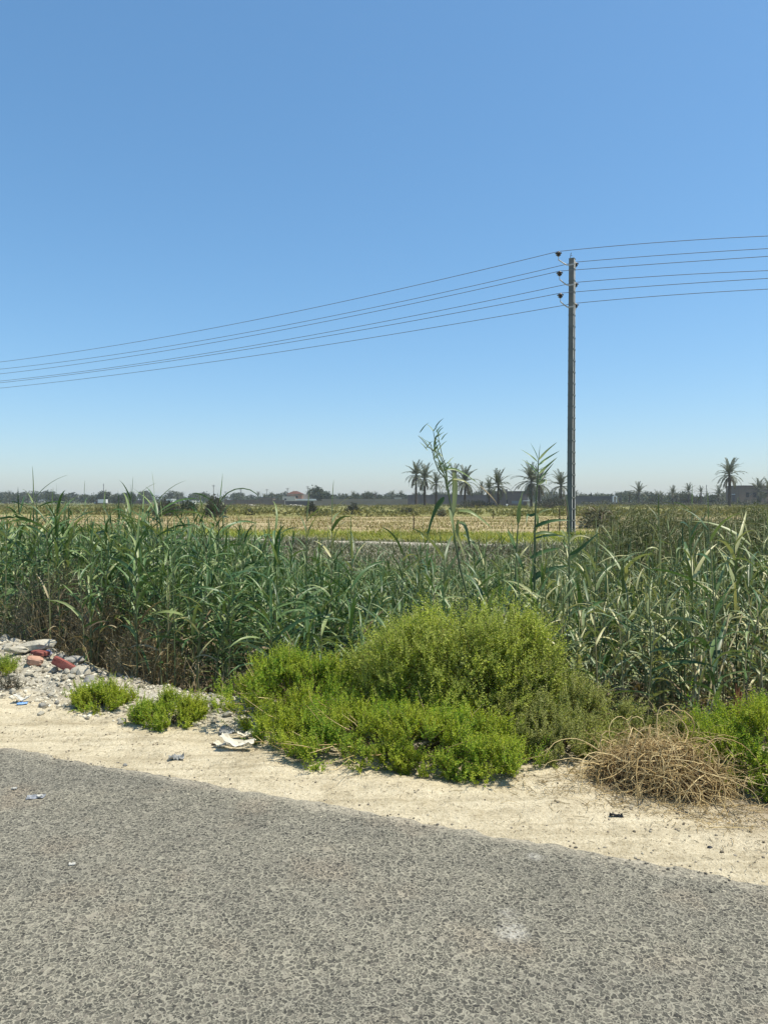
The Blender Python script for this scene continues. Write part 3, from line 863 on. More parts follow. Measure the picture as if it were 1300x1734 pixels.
def build_reeds():
    cand = []
    n = 8000
    y = rng.uniform(3.9, 14.5, n)
    x = rng.uniform(-0.85, 1.02, n) * y
    s, t = st(x, y)
    px = CX + x / y * FPX
    for i in range(n):
        if s[i] < 2.12 - nearer(t[i]) or s[i] > 12.5:
            continue
        mid = 430 < px[i] < 920
        if mid and s[i] > 9.0 and rng.random() < 0.7:
            continue
        # the dry brush takes the front of the stand on the far left
        if px[i] < 215 and s[i] < 3.0 and rng.random() < 0.75:
            continue
        dens = fbm(x[i] * 1.1, y[i] * 1.1, 2)
        if rng.random() < 0.30 - dens * 0.5:
            continue
        z0 = float(gz(x[i], y[i]))
        top = reed_top(px[i], s[i]) + rng.normal(-.04, 0.16) + 0.34 * fbm(x[i] * 1.2 + 5, y[i] * 1.2, 2)
        if rng.random() < 0.07:
            top += rng.uniform(0.1, 0.35)
        H = top - z0 - 0.18
        if H < 0.45:
            H = 0.45 + 0.2 * rng.random()
        mk = 'reed_deep' if rng.random() < np.interp(px[i], [500, 900], [0.93, 0.12]) else 'reed_grey_glare'  # glare-pale leaf colour takes over towards the right
        cand.append((y[i], (x[i], y[i], z0), H, rng.uniform(0, 6.28), abs(rng.normal(0, 0.16)), mk, int(rng.integers(15, 21)), px[i]))
    cand.sort(key=lambda c: c[0] + (0 if -15 < c[7] < 1315 else 100))
    near = [c for c in cand if -15 < c[7] < 1315][:255]
    ids = set(id(c) for c in near)
    for c in near:
        dryst = rng.random() < (.08 if c[7] < 640 else .38)
        where = ('behind the brown dry brush at left' if c[7] < 270 else 'between the dry brush and bright green bush' if c[7] < 460 else 'behind the bright green bush' if c[7] < 640 else
                 'behind the big yellow green bush' if c[7] < 930 else 'just right of the big yellow green bush' if c[7] < 1040 else 'behind the dead tangle' if c[7] < 1180 else 'near the right edge by the rusty stalk')
        lab = ('deep green' if c[5] == 'reed_deep' else 'grey green') + (' reed on a straw coloured stem ' if dryst else ' reed ') + where
        gr = 'reeds ' + where
        reed_object(c[1], c[2], c[3], c[4], c[5], min(c[6], 12), lab, gr, rng.uniform(.48, .85) if c[5] == 'reed_grey_glare' else rng.uniform(.8, 1.25), 0.0075, 'cane' if dryst else 'reed_stem')
    rest = [c for c in cand if id(c) not in ids]
    reed_stuff([c[1:7] for c in rest], 'reed_bed')
    print('reeds', len(near), len(rest))

    # tall reeds that stand out above the stand: (tip px, tip py, depth, base px, kind, leaves, label)
    tall = [(57, 803, 7.6, 60, 'reed_deep', 9, 'tall slim reed with a spear tip near the left edge'),
            (97, 828, 7.0, 100, 'reed_deep', 14, 'leafy tall reed with spreading leaves right of the slim spear reed at left'),
            (33, 832, 7.8, 30, 'reed_deep', 8, 'tall reed nearest the left edge of the picture'),
            (150, 872, 7.4, 158, 'reed_deep', 8, 'short upright reed standing before the pale path gap at left'),
            (222, 806, 7.6, 226, 'reed_deep', 9, 'thin tall reed just left of the dense double topped reed'),
            (262, 812, 7.2, 258, 'reed_deep', 14, 'tall reed with a dense pointed top at a quarter of the width'),
            (318, 862, 7.6, 308, 'reed_deep', 9, 'reed with one bent pale leaf right of the pointed one'),
            (372, 806, 7.0, 366, 'reed_deep', 9, 'tall reed with a forked top against the dark field shrub'),
            (378, 872, 7.6, 380, 'reed_grey_glare', 7, 'thin reed close right of the forked reed'),
            (466, 855, 7.2, 462, 'reed_deep', 8, 'reed with a broad rolled leaf in front of the house'),
            (519, 838, 7.0, 517, 'reed_grey_glare', 6, 'bare thin reed in front of the long tan wall'),
            (562, 826, 7.0, 560, 'reed_grey_glare', 7, 'slim reed with a folded top leaf before the long tan wall'),
            (598, 896, 7.4, 590, 'reed_grey_glare', 8, 'reed with spread leaves left of the branching reed'),
            (682, 888, 7.2, 680, 'reed_grey_glare', 9, 'reed with upright leaves just left of the branching reed'),
            (752, 900, 6.6, 750, 'reed_grey_glare', 7, 'short reed at the foot of the branching reed'),
            (820, 902, 6.8, 822, 'reed_grey_glare', 8, 'reed between the branching reed and the fan topped reed'),
            (1056, 898, 5.8, 1062, 'reed_grey_glare', 8, 'reed with two pale upright leaves right of the pole'),
            (1170, 880, 5.6, 1175, 'reed_grey_glare', 9, 'reed with broad blue green upright leaves right of the pole'),
            (1243, 866, 5.4, 1250, 'reed_grey_glare', 11, 'tall broad leaved reed near the right edge, left of the two'),
            (1272, 866, 5.5, 1264, 'reed_grey_glare', 11, 'tall broad leaved reed near the right edge, right of the two'),
            (1120, 925, 5.6, 1110, 'reed_grey_glare', 9, 'middling reed left of the broad blue green one'),
            (1010, 905, 6.0, 1000, 'reed_grey_glare', 8, 'leaning reed just right of the pole foot'),
            (78, 842, 6.9, 84, 'reed_deep', 12, 'reed with stiff blades between the spear reed and the leafy one'),
            (240, 838, 6.9, 243, 'reed_deep', 12, 'reed with stiff blades standing left of the dense pointed reed'),
            (275, 850, 7.0, 280, 'reed_deep', 12, 'reed with stiff blades just right of the dense pointed reed'),
            (118, 868, 7.2, 112, 'reed_deep', 10, 'reed before the field right of the leafy tall one'),
            (12, 858, 7.2, 8, 'reed_deep', 11, 'dark leafy reed touching the left edge of the picture'),
            (350, 872, 7.0, 352, 'reed_deep', 10, 'reed with stiff blades left of the forked reed'),
            (430, 880, 7.4, 425, 'reed_deep', 9, 'reed with leaves spread wide at a third of the width')]
    tall += [(64, 845, 7.3, 68, 'reed_deep', 12, 'bushy reed standing at the foot of the slim spear reed'),
             (108, 858, 7.3, 106, 'reed_deep', 13, 'bushy reed just behind the leafy tall one'),
             (230, 848, 7.4, 232, 'reed_deep', 12, 'bushy reed between the thin tall reed and the pointed one'),
             (266, 832, 7.0, 266, 'reed_deep', 14, 'companion reed sharing the dense pointed top'),
             (366, 838, 7.2, 370, 'reed_deep', 12, 'companion reed close behind the forked reed'),
             (180, 880, 7.2, 182, 'reed_deep', 11, 'broad leaved reed in the gap before the thin tall reed')]
    for px, py, d, bpx, mk, nl, lab in tall:
        tip = P3(px, py, d)
        b = P3(bpx, 1000, d)
        z0 = float(gz(b[0], b[1]))
        H = tip[2] - z0 - 0.22
        lean = (tip[0] - b[0]) / H
        nl += 5
        reed_object((b[0], b[1], z0), H, 0.0 if lean >= 0 else PI, abs(lean), mk, nl, lab, 'tall reeds rising above the stand', 1.0, 0.0085, 'reed_stem', True)
build_reeds()

def path_leaf(mb_name, parent, origin, pts, d, W, mat, depth_bow=0.06):
    """a leaf whose midrib runs through given picture points at true distance d"""
    pts = np.array([P3(a, b, d) for a, b in pts]) - np.array(origin)
    k = len(pts)
    tt = np.linspace(0, 1, k)
    ti = np.linspace(0, 1, 9)
    C = np.stack([np.interp(ti, tt, pts[:, i]) for i in range(3)], -1)
    for _ in range(2):
        C[1:-1] = (C[:-2] + 2 * C[1:-1] + C[2:]) / 4
    C[:, 1] += np.sin(ti * PI) * depth_bow * rng.uniform(-1, 1) + ti * rng.uniform(-.08, .08)
    T = unit(np.gradient(C, axis=0))
    view = unit(np.array([0.35, -1, 0.5]))
    S = unit(np.cross(T, view))
    Nn = np.cross(S, T)
    w = W * np.minimum(1.0, 0.4 + ti * 3) * np.clip(1 - ti, 0, 1) ** 0.6 * 0.55
    V = np.stack([C + (S + 0.3 * Nn) * w[:, None], C, C + (-S + 0.3 * Nn) * w[:, None]], 1)
    idx = np.arange(27).reshape(9, 3)
    Q = np.concatenate([np.stack([idx[:-1, j], idx[:-1, j + 1], idx[1:, j + 1], idx[1:, j]], -1) for j in (0, 1)])
    return MB().add(V.reshape(-1, 3), Q).obj(mb_name, mat, parent, True)

def build_hero_reeds():
    # branching, flowering reed
    d = 6.4
    bx, by = G(778, 1060, 0)[0], d
    b = P3(790, 1040, d)
    z0 = float(gz(b[0], b[1]))
    root = empty('reed', (b[0], b[1], z0), 0, 'tallest reed with a branching ragged top and hanging pale leaves', 'reed', 'tall reeds rising above the stand')
    o = np.array([b[0], b[1], z0])
    def stem(pts, r0, r1, name='stem', dd=0.0):
        path = np.array([P3(a, c, d + dd) for a, c in pts]) - o
        V, Q = tubes(path, np.linspace(r0, r1, len(path))[None], 5)
        return MB().add(V, Q).obj(name, M['reed_stem'], root, True)
    low = P3(792, 1010, d) - o
    path = np.array([[0.0, 0, 0], low] + list(np.array([P3(a, c, d) for a, c in ((778, 960), (768, 900), (762, 850), (755, 812))]) - o))
    V, Q = tubes(path, np.linspace(.012, .008, len(path))[None], 6)
    MB().add(V, Q).obj('stem', M['reed_stem'], root, True)
    br = [[(755, 812), (746, 790), (738, 765), (724, 757), (715, 745), (708, 738)], [(757, 815), (752, 790), (742, 765), (736, 745), (733, 728)],
          [(755, 812), (742, 797), (735, 778), (731, 760), (727, 748)], [(757, 815), (755, 790), (749, 775), (744, 752), (741, 735)], [(762, 850), (757, 830), (750, 800)]]
    for pts in br:
        st_ = stem(pts, .006, .0025, 'branch', rng.uniform(-.05, .05))
        # side shoots with small leaves
        for q in range(9):
            i = rng.integers(1, len(pts))
            a, c = pts[i]
            a += rng.normal(0, 2); c += rng.normal(0, 4)
            sg = rng.choice([-1, 1])
            ln = rng.uniform(8, 22)
            path_leaf('leaf', root, o, [(a, c), (a + sg * ln * .35, c - ln * .5), (a + sg * ln * .75, c - ln * .8)], d, .010, M['reed_deep'], .02)
    for pts, w, mk in [([(768, 800), (770, 830), (768, 862), (766, 880)], .06, 'reed_grey_glare'), ([(752, 842), (740, 852), (730, 880), (721, 912)], .036, 'reed_deep'),
                       ([(752, 846), (738, 862), (728, 890), (722, 925)], .022, 'reed_deep'), ([(776, 865), (792, 864), (810, 876), (832, 895)], .034, 'reed_deep'),
                       ([(775, 885), (785, 885), (790, 905), (796, 935)], .042, 'reed_grey_glare'), ([(785, 905), (797, 915), (806, 930), (814, 942)], .036, 'reed_grey_glare'),
                       ([(750, 796), (768, 792), (788, 802), (812, 820)], .024, 'reed_deep'), ([(765, 811), (778, 812), (790, 816), (797, 826)], .020, 'reed_grey_glare'),
                       ([(812, 822), (828, 838), (838, 850), (843, 858)], .014, 'reed_dry'), ([(775, 880), (772, 905), (782, 925), (788, 948)], .036, 'reed_grey_glare'),
                       ([(738, 738), (735, 750), (737, 765), (733, 778)], .022, 'reed_deep'), ([(760, 860), (765, 885), (768, 905), (767, 925)], .03, 'reed_grey_glare'),
                       ([(745, 740), (742, 734), (738, 728), (735, 722)], .01, 'reed_deep'), ([(733, 745), (742, 738), (752, 732)], .01, 'reed_deep')]:
        path_leaf('leaf', root, o, pts, d, w, M[mk])
    # fan topped reed
    d = 6.1
    b = P3(903, 1030, d)
    z0 = float(gz(b[0], b[1]))
    o = np.array([b[0], b[1], z0])
    root = empty('reed', tuple(o), 0, 'tall reed with a fan of stiff pointed leaves left of the pole', 'reed', 'tall reeds rising above the stand')
    path = np.array([[0.0, 0, 0]] + [P3(a, c, d) - o for a, c in ((905, 960), (905, 900), (907, 850), (910, 805), (911, 778))])
    V, Q = tubes(path, np.linspace(.011, .004, len(path))[None], 6)
    MB().add(V, Q).obj('stem', M['reed_stem'], root, True)
    for pts, w, mk in [([(911, 779), (925, 764), (944, 748)], .020, 'reed_deep'), ([(911, 788), (928, 776), (951, 762)], .020, 'reed_deep'), ([(912, 802), (926, 790), (943, 774)], .024, 'reed_deep'),
                       ([(912, 815), (925, 802), (940, 783)], .020, 'reed_deep'), ([(910, 778), (904, 766), (895, 750)], .010, 'reed_deep'), ([(909, 782), (897, 772), (882, 760)], .016, 'reed_deep'),
                       ([(909, 800), (897, 788), (882, 778)], .016, 'reed_deep'), ([(909, 805), (905, 798), (900, 792)], .014, 'reed_grey_glare'), ([(911, 780), (911, 768), (911, 752)], .008, 'reed_deep'),
                       ([(906, 870), (897, 875), (892, 868), (888, 888)], .030, 'reed_deep'), ([(908, 872), (909, 880), (910, 890), (907, 902)], .030, 'reed_deep'), ([(908, 872), (918, 865), (928, 862), (938, 863)], .012, 'reed_grey_glare'),
                       ([(906, 892), (920, 884), (940, 880), (966, 881)], .036, 'reed_deep'), ([(905, 905), (920, 900), (940, 905), (956, 912)], .030, 'reed_grey_glare'), ([(903, 912), (925, 906), (945, 905), (962, 912)], .022, 'reed_deep'),
                       ([(898, 945), (915, 935), (930, 931), (948, 928)], .040, 'reed_deep'), ([(900, 985), (915, 968), (940, 962), (972, 955)], .052, 'reed_deep'), ([(911, 820), (920, 815), (925, 810), (922, 822)], .026, 'reed_grey_glare')]:
        path_leaf('leaf', root, o, pts, d, w, M[mk])
    # paddle leaved reed beside it
    d = 6.0
    b = P3(872, 1020, d)
    z0 = float(gz(b[0], b[1]))
    o = np.array([b[0], b[1], z0])
    root = empty('reed', tuple(o), 0, 'reed with one broad upright blue green leaf beside the fan topped reed', 'reed', 'tall reeds rising above the stand')
    path = np.array([[0.0, 0, 0]] + [P3(a, c, d) - o for a, c in ((873, 970), (875, 920), (877, 882))])
    V, Q = tubes(path, np.linspace(.010, .005, len(path))[None], 6)
    MB().add(V, Q).obj('stem', M['reed_stem'], root, True)
    for pts, w, mk in [([(877, 886), (875, 872), (876, 856), (879, 842)], .052, 'reed_deep'), ([(879, 870), (882, 850), (884, 838), (888, 830)], .014, 'reed_grey_glare'), ([(872, 930), (868, 915), (864, 905), (860, 895)], .034, 'reed_deep'),
                       ([(874, 960), (880, 940), (890, 930), (898, 925)], .02, 'reed_grey_glare'), ([(872, 935), (878, 948), (884, 962), (888, 975)], .03, 'reed_deep')]:
        path_leaf('leaf', root, o, pts, d, w, M[mk])
    # slim reed in front of the pole foot
    d = 5.6
    b = P3(964, 1040, d)
    z0 = float(gz(b[0], b[1]))
    o = np.array([b[0], b[1], z0])
    root = empty('reed', tuple(o), 0, 'reed with wide spread pale leaves in front of the pole foot', 'reed', 'tall reeds rising above the stand')
    path = np.array([[0.0, 0, 0]] + [P3(a, c, d) - o for a, c in ((964, 980), (963, 925), (962, 870), (958, 838))])
    V, Q = tubes(path, np.linspace(.009, .003, len(path))[None], 6)
    MB().add(V, Q).obj('stem', M['reed_stem'], root, True)
    for pts, w, mk in [([(963, 925), (956, 908), (948, 900), (944, 896)], .030, 'reed_grey_glare'), ([(963, 918), (972, 908), (985, 906), (1000, 912)], .020, 'reed_grey_glare'), ([(964, 940), (975, 932), (990, 918), (1012, 900)], .030, 'reed_deep'),
                       ([(964, 948), (975, 938), (985, 925), (990, 920)], .026, 'reed_deep'), ([(963, 930), (958, 925), (955, 915), (957, 905)], .02, 'reed_deep'), ([(962, 880), (960, 865), (958, 850), (955, 830)], .01, 'reed_dry')]:
        path_leaf('leaf', root, o, pts, d, w, M[mk])
build_hero_reeds()

def build_canes():
    def cane(p0, p1, d0, d1, r, mat, label, sag=0.0, name='dry_cane'):
        a, b = P3(*p0, d0), P3(*p1, d1)
        t = np.linspace(0, 1, 9)[:, None]
        path = a + (b - a) * t
        path[:, 2] -= np.sin(t[:, 0] * PI) * sag
        path[:, 0] += 0.01 * np.sin(t[:, 0] * 9)
        o = path[0].copy()
        V, Q = tubes(path - o, np.linspace(r, r * .6, 9)[None], 6)
        tag(MB().add(V, Q).obj(name, mat, None, True, tuple(o)), label, 'reed cane')
    cane((283, 1092), (520, 1000), 6.3, 7.0, .0042, M['cane'], 'long yellow dry cane leaning through the reeds left of the bush', 0.03)
    cane((1187, 1238), (1234, 1040), 4.75, 5.1, .008, M['cane'], 'pale straight dry cane leaning right, left one of the pair')
    cane((1193, 1228), (1256, 1040), 4.75, 5.1, .007, M['cane'], 'pale straight dry cane leaning right, right one of the pair')
    cane((1174, 1190), (1187, 1110), 4.8, 5.0, .008, M['cane'], 'short thick pale cane left of the leaning pair')
    cane((143, 1121), (182, 1140), 6.3, 5.9, .007, M['cane'], 'bare dry cane lying down beside the rubble heap')
    cane((1012, 1408), (1012, 1409), 3.3, 3.31, .001, M['cane'], 'x') if False else None
    # dead rusty stalk at right
    x, y = G(1248, 1240, 0)
    y = 4.75; x = (1250 - CX) / FPX * y
    z0 = float(gz(x, y))
    root = empty('dead_stalk', (x, y, z0), 0, 'thick rust brown dead stalk standing among the reeds at right', 'dead plant')
    for k in range(3):
        p = np.array([[.014 * (k - 1), .01 * k, -.05], [.012 * (k - 1), 0, .15], [.016 * (k - 1) + .004, .01 * k, .30], [.022 * (k - 1) + .012, .01 * k, .43 - .03 * k]])
        V, Q = tubes(p, np.array([[.018, .014, .013, .006]]), 7)
        MB().add(V, Q).obj('stem', M['rust'], root, True)
build_canes()

# ------------------------------------------------------------------ bushes
def dome_points(n, rx, ry, h, inner=0.55, lump=0.18, seed=0, floor=0.0):
    th = rng.uniform(0, 2 * PI, n)
    u = rng.uniform(0.0, 1, n) ** 0.8
    ph = np.arccos(u)                   # 0 top .. pi/2 rim
    r = inner + (1 - inner) * rng.random(n) ** 0.5
    lm = 1 + lump * fbm(np.cos(th) * np.sin(ph) * 2.4 + seed * 7.3, np.sin(th) * np.sin(ph) * 2.4 + u * 2.0 + seed, 3)
    d = np.stack([np.cos(th) * np.sin(ph), np.sin(th) * np.sin(ph), u], -1)
    P = d * (r * lm)[:, None] * np.array([rx, ry, h])
    P[:, 2] += floor
    nrm = unit(d / np.array([rx, ry, h]))
    return P, nrm

def clump_points(n, rx, ry, h, lump, seed, ncl, rc, boxy=1.0):
    """branch ends gathered in tufts over a dome: positions and outward directions"""
    Cc, nr = dome_points(ncl, rx - rc * .5, ry - rc * .5, h - rc * .6, 0.55, lump, seed)
    q = np.array([rx, ry, h])
    Cc = np.sign(Cc) * np.abs(Cc / q) ** boxy * q
    w = rng.integers(0, ncl, n)
    dirs = unit(rand_dirs(n) + nr[w] * 0.7 + np.array([0, 0, .35]))
    size = (rc * rng.uniform(.6, 1.35, ncl))[w]
    P = Cc[w] + dirs * size[:, None] * (rng.random((n, 1)) ** .5)
    return P, unit(nr[w] * .6 + dirs)

def bush(name, cx, cy, rx, ry, h, n, nleaf, leafL, leafW, sprigL, mat, wood, label, cat='bush', rz=0.0, up=0.8, inner=0.55, lump=0.3, seed=0, nst=30, group=None, spread=0.9):
    z0 = float(gz(cx, cy))
    root = empty(name, (cx, cy, z0), 0, label, cat, group)
    P, nr = clump_points(n, rx, ry, h, lump, seed, max(24, int(n / 15)), 0.125 * h ** .45, .9 if h > .7 else 1.0)
    c, s_ = math.cos(rz), math.sin(rz)
    rot = np.array([[c, -s_, 0], [s_, c, 0], [0, 0, 1]])
    P, nr = P @ rot.T, nr @ rot.T
    sh = rng.random(n) < .07
    P = P + sh[:, None] * nr * (sprigL * rng.uniform(.3, 1.1, (n, 1))) * np.array([.8, .8, 1.0])
    gzp = gz(P[:, 0] + cx, P[:, 1] + cy) - z0
    P[:, 2] += np.minimum(np.maximum(gzp, -0.2), 0.15) + 0.005
    D = unit(nr * 0.7 + np.array([0, 0, up]) + rng.normal(0, 0.38, (n, 3)))
    P = P - D * sprigL * 0.5
    P[:, 2] = np.maximum(P[:, 2], gzp + 0.004)
    V, Q = sprigs(P, D, sprigL * rng.uniform(.6, 1.35, n), nleaf, leafL, leafW, spread)
    mb = MB()
    mb.add(V, Q)
    tag(mb.obj('foliage', mat, root), kind='stuff')
    # woody stems from the root outwards, and the twigs that carry the sprigs
    E, _ = dome_points(nst, rx * .85, ry * .85, h * .85, 0.8, lump, seed)
    E = E @ rot.T
    B0 = rng.normal(0, 0.04, (nst, 3)) * np.array([1, 1, 0]) + E * np.array([.15, .15, 0])
    B0[:, 2] = -0.02
    tt = np.linspace(0, 1, 5)[None, :, None]
    pa = B0[:, None] * (1 - tt) + E[:, None] * tt
    pa[:, :, 2] += (np.sin(tt[..., 0] * PI) * 0.12 * h)
    V, Q = tubes(pa, np.linspace(.006, .0018, 5)[None].repeat(nst, 0), 4)
    mb = MB()
    mb.add(V, Q)
    k = rng.random(n) < 0.6
    tw = np.stack([P[k], P[k] + D[k] * sprigL * 0.9], 1)
    V, Q = tubes(tw, np.array([[.0014, .0006]]).repeat(k.sum(), 0), 3)
    mb.add(V, Q)
    tag(mb.obj('stems', wood, root), kind='stuff')
    if n > 2000:
        m = n // 60
        E, en = dome_points(m, rx, ry, h, .85, lump, seed + 3)
        E = E @ rot.T
        en = en @ rot.T
        E[:, 2] = np.maximum(E[:, 2], .06)
        tw = np.stack([E * .72, E * .9 + rng.normal(0, .02, (m, 3)), E * 1.0 + en * .05 + rng.normal(0, .03, (m, 3))], 1)
        V, Q = tubes(tw, np.array([[.0028, .002, .0009]]).repeat(m, 0), 4)
        MB().add(V, Q).obj('dead_twigs', M['dry_twig'], root)['kind'] = 'stuff'
    return root

def build_bushes():
    Y, B, W = M['bush_yellow'], M['bush_bright'], M['bush_wood']
    bush('bush', 0.52, 5.0, 0.73, 0.66, 0.84, 7000, 22, .021, .0092, .13, Y, W, 'big rounded yellow green bush in front of the reeds', 'bush', 0.0, 0.9, .5, .30, 1, 60)
    bush('bush', 1.12, 4.78, 0.52, 0.50, 0.44, 2800, 22, .020, .0085, .12, M['bush_olive'], W, 'duller olive green bush leaning against the right side of the big bush', 'bush', 0.3, 0.9, .5, .34, 2, 30)
    bush('bush', -0.56, 5.05, 0.58, 0.52, 0.42, 3000, 20, .018, .0092, .095, B, W, 'bright green bush against the left flank of the big bush', 'bush', 0.2, 0.8, .5, .32, 3, 30)
    bush('shrub', 0.02, 4.34, 0.90, 0.44, 0.27, 5400, 20, .017, .0088, .09, B, W, 'low spreading bright green shrub at the sand edge before the big bush', 'shrub', R(-18), 0.8, .45, .36, 4, 40)
    bush('shrub', 0.96, 4.32, 0.42, 0.28, 0.22, 1500, 20, .017, .0080, .09, M['bush_olive'], W, 'low green shrub between the big bush and the dead tangle', 'shrub', R(-18), .8, .45, .36, 5, 20)
    bush('green_clump', -2.02, 5.30, 0.27, 0.18, 0.155, 900, 20, .016, .0085, .08, B, W, 'small green clump on the rubble nearest the red bricks', 'shrub', 0, .8, .4, .36, 6, 16, 'small green clumps on the rubble')
    bush('green_clump', -1.43, 4.93, 0.29, 0.19, 0.16, 1000, 20, .016, .0085, .08, B, W, 'small green clump on the rubble nearer the big shrub', 'shrub', 0, .8, .4, .36, 7, 16, 'small green clumps on the rubble')
    bush('green_clump', -3.22, 6.1, 0.20, 0.14, 0.12, 420, 20, .012, .0055, .08, B, W, 'small green clump cut by the left edge of the picture', 'shrub', 0, .8, .4, .3, 8, 10, 'small green clumps on the rubble')
    bush('bush', 2.12, 3.86, 0.56, 0.40, 0.36, 2600, 20, .018, .0090, .10, B, W, 'yellowish green bush right of the dead tangle at the right edge', 'bush', R(-20), .85, .45, .34, 9, 30)
    bush('bush', 1.74, 4.42, 0.40, 0.20, 0.20, 800, 20, .018, .0080, .09, M['bush_olive'], W, 'low yellow green bush behind the dead tangle', 'bush', R(-20), .85, .45, .34, 10, 20)
    bush('weed', -2.92, 5.75, 0.12, 0.09, 0.10, 130, 14, .011, .004, .06, M['shrub_grey'], W, 'sparse grey green weed on the pale rubble', 'weed', 0, .8, .2, .3, 11, 12)
build_bushes()

def build_dry_brush():
    specs = [(-3.15, 7.30, 0.75, 0.45, 1.0, 1900, 'brown dry brush behind the rubble heap at the left edge'),
             (-2.55, 6.95, 0.55, 0.42, 0.88, 2100, 'dense brown dry brush right of the red bricks'),
             (-2.05, 6.35, 0.34, 0.26, 0.50, 900, 'lower brown dry brush between the rubble and the green reeds')]
    for i, (x, y, rx, ry, h, n, lab) in enumerate(specs):
        z0 = float(gz(x, y))
        root = empty('dry_bush', (x, y, z0), 0, lab, 'dry bush', 'dry brush by the rubble')
        P, nr = dome_points(n, rx, ry, h, .35, .4, 20 + i)
        D = unit(nr * .5 + np.array([0, 0, .7]) + rng.normal(0, .8, (n, 3)))
        V, Q = sprigs(P, D, .10, 12, .017, .0065, 1.0)
        tag(MB().add(V, Q).obj('foliage', M['dry_brush'], root), kind='stuff')
        m = 700
        E, _ = dome_points(m, rx, ry, h * 1.05, .5, .3, 25 + i)
        B0 = E * np.array([.55, .55, 0]) + rng.normal(0, .05, (m, 3)) * np.array([1, 1, 0])
        tt = np.linspace(0, 1, 5)[None, :, None]
        pa = B0[:, None] * (1 - tt) + E[:, None] * tt + rng.normal(0, .055, (m, 5, 3)) * tt
        V, Q = tubes(pa, np.linspace(.0028, .0011, 5)[None].repeat(m, 0), 3)
        mb = MB()
        mb.add(V, Q, None, rng.choice([0, 0, 1], 1)[0])
        k = 160
        V, Q = tubes(pa[:k] + rng.normal(0, .05, (k, 1, 3)), np.linspace(.0034, .0014, 5)[None].repeat(k, 0), 3)
        mb.add(V, Q, None, 1)
        tag(mb.obj('twigs', [M['dry_brush'], M['dry_twig']], root), kind='stuff')
    # dry collapsed straw at the foot of the reeds
    n = 2600
    t = rng.uniform(-7, 3.2, n); s = rng.uniform(2.0, 3.4, n) - nearer(t)
    x, y = xy(s, t)
    B = np.stack([x, y, gz(x, y)], -1)
    V, Q, T = blades(B, rng.uniform(0, 6.28, n), rng.uniform(.1, 1.3, n), rng.uniform(.15, .5, n), .007, .6)
    tag(MB().add(V, Q, T).obj('dry_undergrowth', M['reed_dry'], None), kind='stuff')
build_dry_brush()

def build_tangle():
    x, y = 1.44, 3.86
    z0 = float(gz(x, y))
    rz = R(-22)
    root = empty('dead_tangle', (x, y, z0), 0, 'tangled mound of dead straw coloured twigs at the sand edge right', 'dead bush')
    c, s_ = math.cos(rz), math.sin(rz)
    rot = np.array([[c, -s_, 0], [s_, c, 0], [0, 0, 1]])
    def curl(n, K, L, r0, amp, inner, lump=.25):
        P, nr = dome_points(n, .35, .20, .21, inner, lump, 31)
        tang = unit(np.cross(nr, rand_dirs(n)))
        out = np.zeros((n, K, 3))
        out[:, 0] = P
        d = unit(tang + nr * .25)
        ax = rand_dirs(n)
        Ls = L * rng.uniform(.5, 1.5, n)
        for k in range(1, K):
            d = unit(d + np.cross(ax, d) * amp + rng.normal(0, .16, (n, 3)) - np.array([0, 0, .05 * k]))
            out[:, k] = out[:, k - 1] + d * (Ls / K)[:, None]
        if n < 1000:                    # short forks leaving the longer stems
            m = n
            a_, b_ = rng.integers(0, n, m), rng.integers(2, K - 1, m)
            f = np.zeros((m, K, 3))
            f[:, 0] = out[a_, b_]
            d = unit(out[a_, b_] - out[a_, b_ - 1] + rng.normal(0, .02, (m, 3)))
            for k in range(1, K):
                d = unit(d + rng.normal(0, .22, (m, 3)))
                f[:, k] = f[:, k - 1] + d * (L * .35 * rng.uniform(.4, 1.2, (m, 1)) / K)
            out = np.concatenate([out, f])
            n2 = n + m
        else:
            n2 = n
        out = out @ rot.T
        g = gz(out[..., 0] + x, out[..., 1] + y) - z0
        out[..., 2] = np.maximum(out[..., 2], g + .004)
        rr = r0 * (np.clip(np.exp(rng.normal(-.1, .4, n2)), .3, 1.6) * np.where(np.arange(n2) < n, 1, .55))[:, None] * np.linspace(1, .3, K)[None]
        return tubes(out, rr, 4)
    mb = MB()
    V, Q = curl(300, 12, .40, .0030, .34, .85)
    mb.add(V, Q, None, 0)
    V, Q = curl(900, 9, .24, .0016, .42, .75)
    mb.add(V, Q, None, 0)
    tag(mb.obj('twigs', [M['dry_twig']], root), kind='stuff')
    mb = MB()
    V, Q = curl(1500, 6, .16, .0012, .25, .25)
    mb.add(V, Q)
    P, nr = dome_points(2600, .35, .20, .20, .3, .2, 33)
    D = unit(rand_dirs(2600) + np.array([0, 0, -.2]))
    V, Q = leaf_quads(P @ rot.T, D, unit(np.cross(D, rand_dirs(2600))), .035, .006)
    mb.add(V, Q)
    tag(mb.obj('dead_leaves', M['dead_fibre'], root), kind='stuff')
    # straw litter spread before it
    n = 900
    t = rng.normal(1.15, .62, n); s = .62 + rng.normal(0, .13, n) + .03
    gx, gy = xy(s - .0, t - 1.1)
    bx = x + (gx - xy(.62, 0)[0]); by = y - .30 + (gy - xy(.62, 0)[1])
    L = rng.uniform(.02, .09, n)
    az = rng.uniform(0, 6.28, n)
    p0 = np.stack([bx, by, gz(bx, by) + .004], -1)
    p1 = p0 + np.stack([np.cos(az) * L, np.sin(az) * L, rng.uniform(0, .012, n)], -1)
    pm = (p0 + p1) / 2 + np.stack([-np.sin(az) * L * .1, np.cos(az) * L * .1, 0 * L + .004], -1)
    V, Q = tubes(np.stack([p0, pm, p1], 1), np.full((n, 3), .0013), 3)
    tag(MB().add(V, Q).obj('straw_litter', M['straw']), kind='stuff')
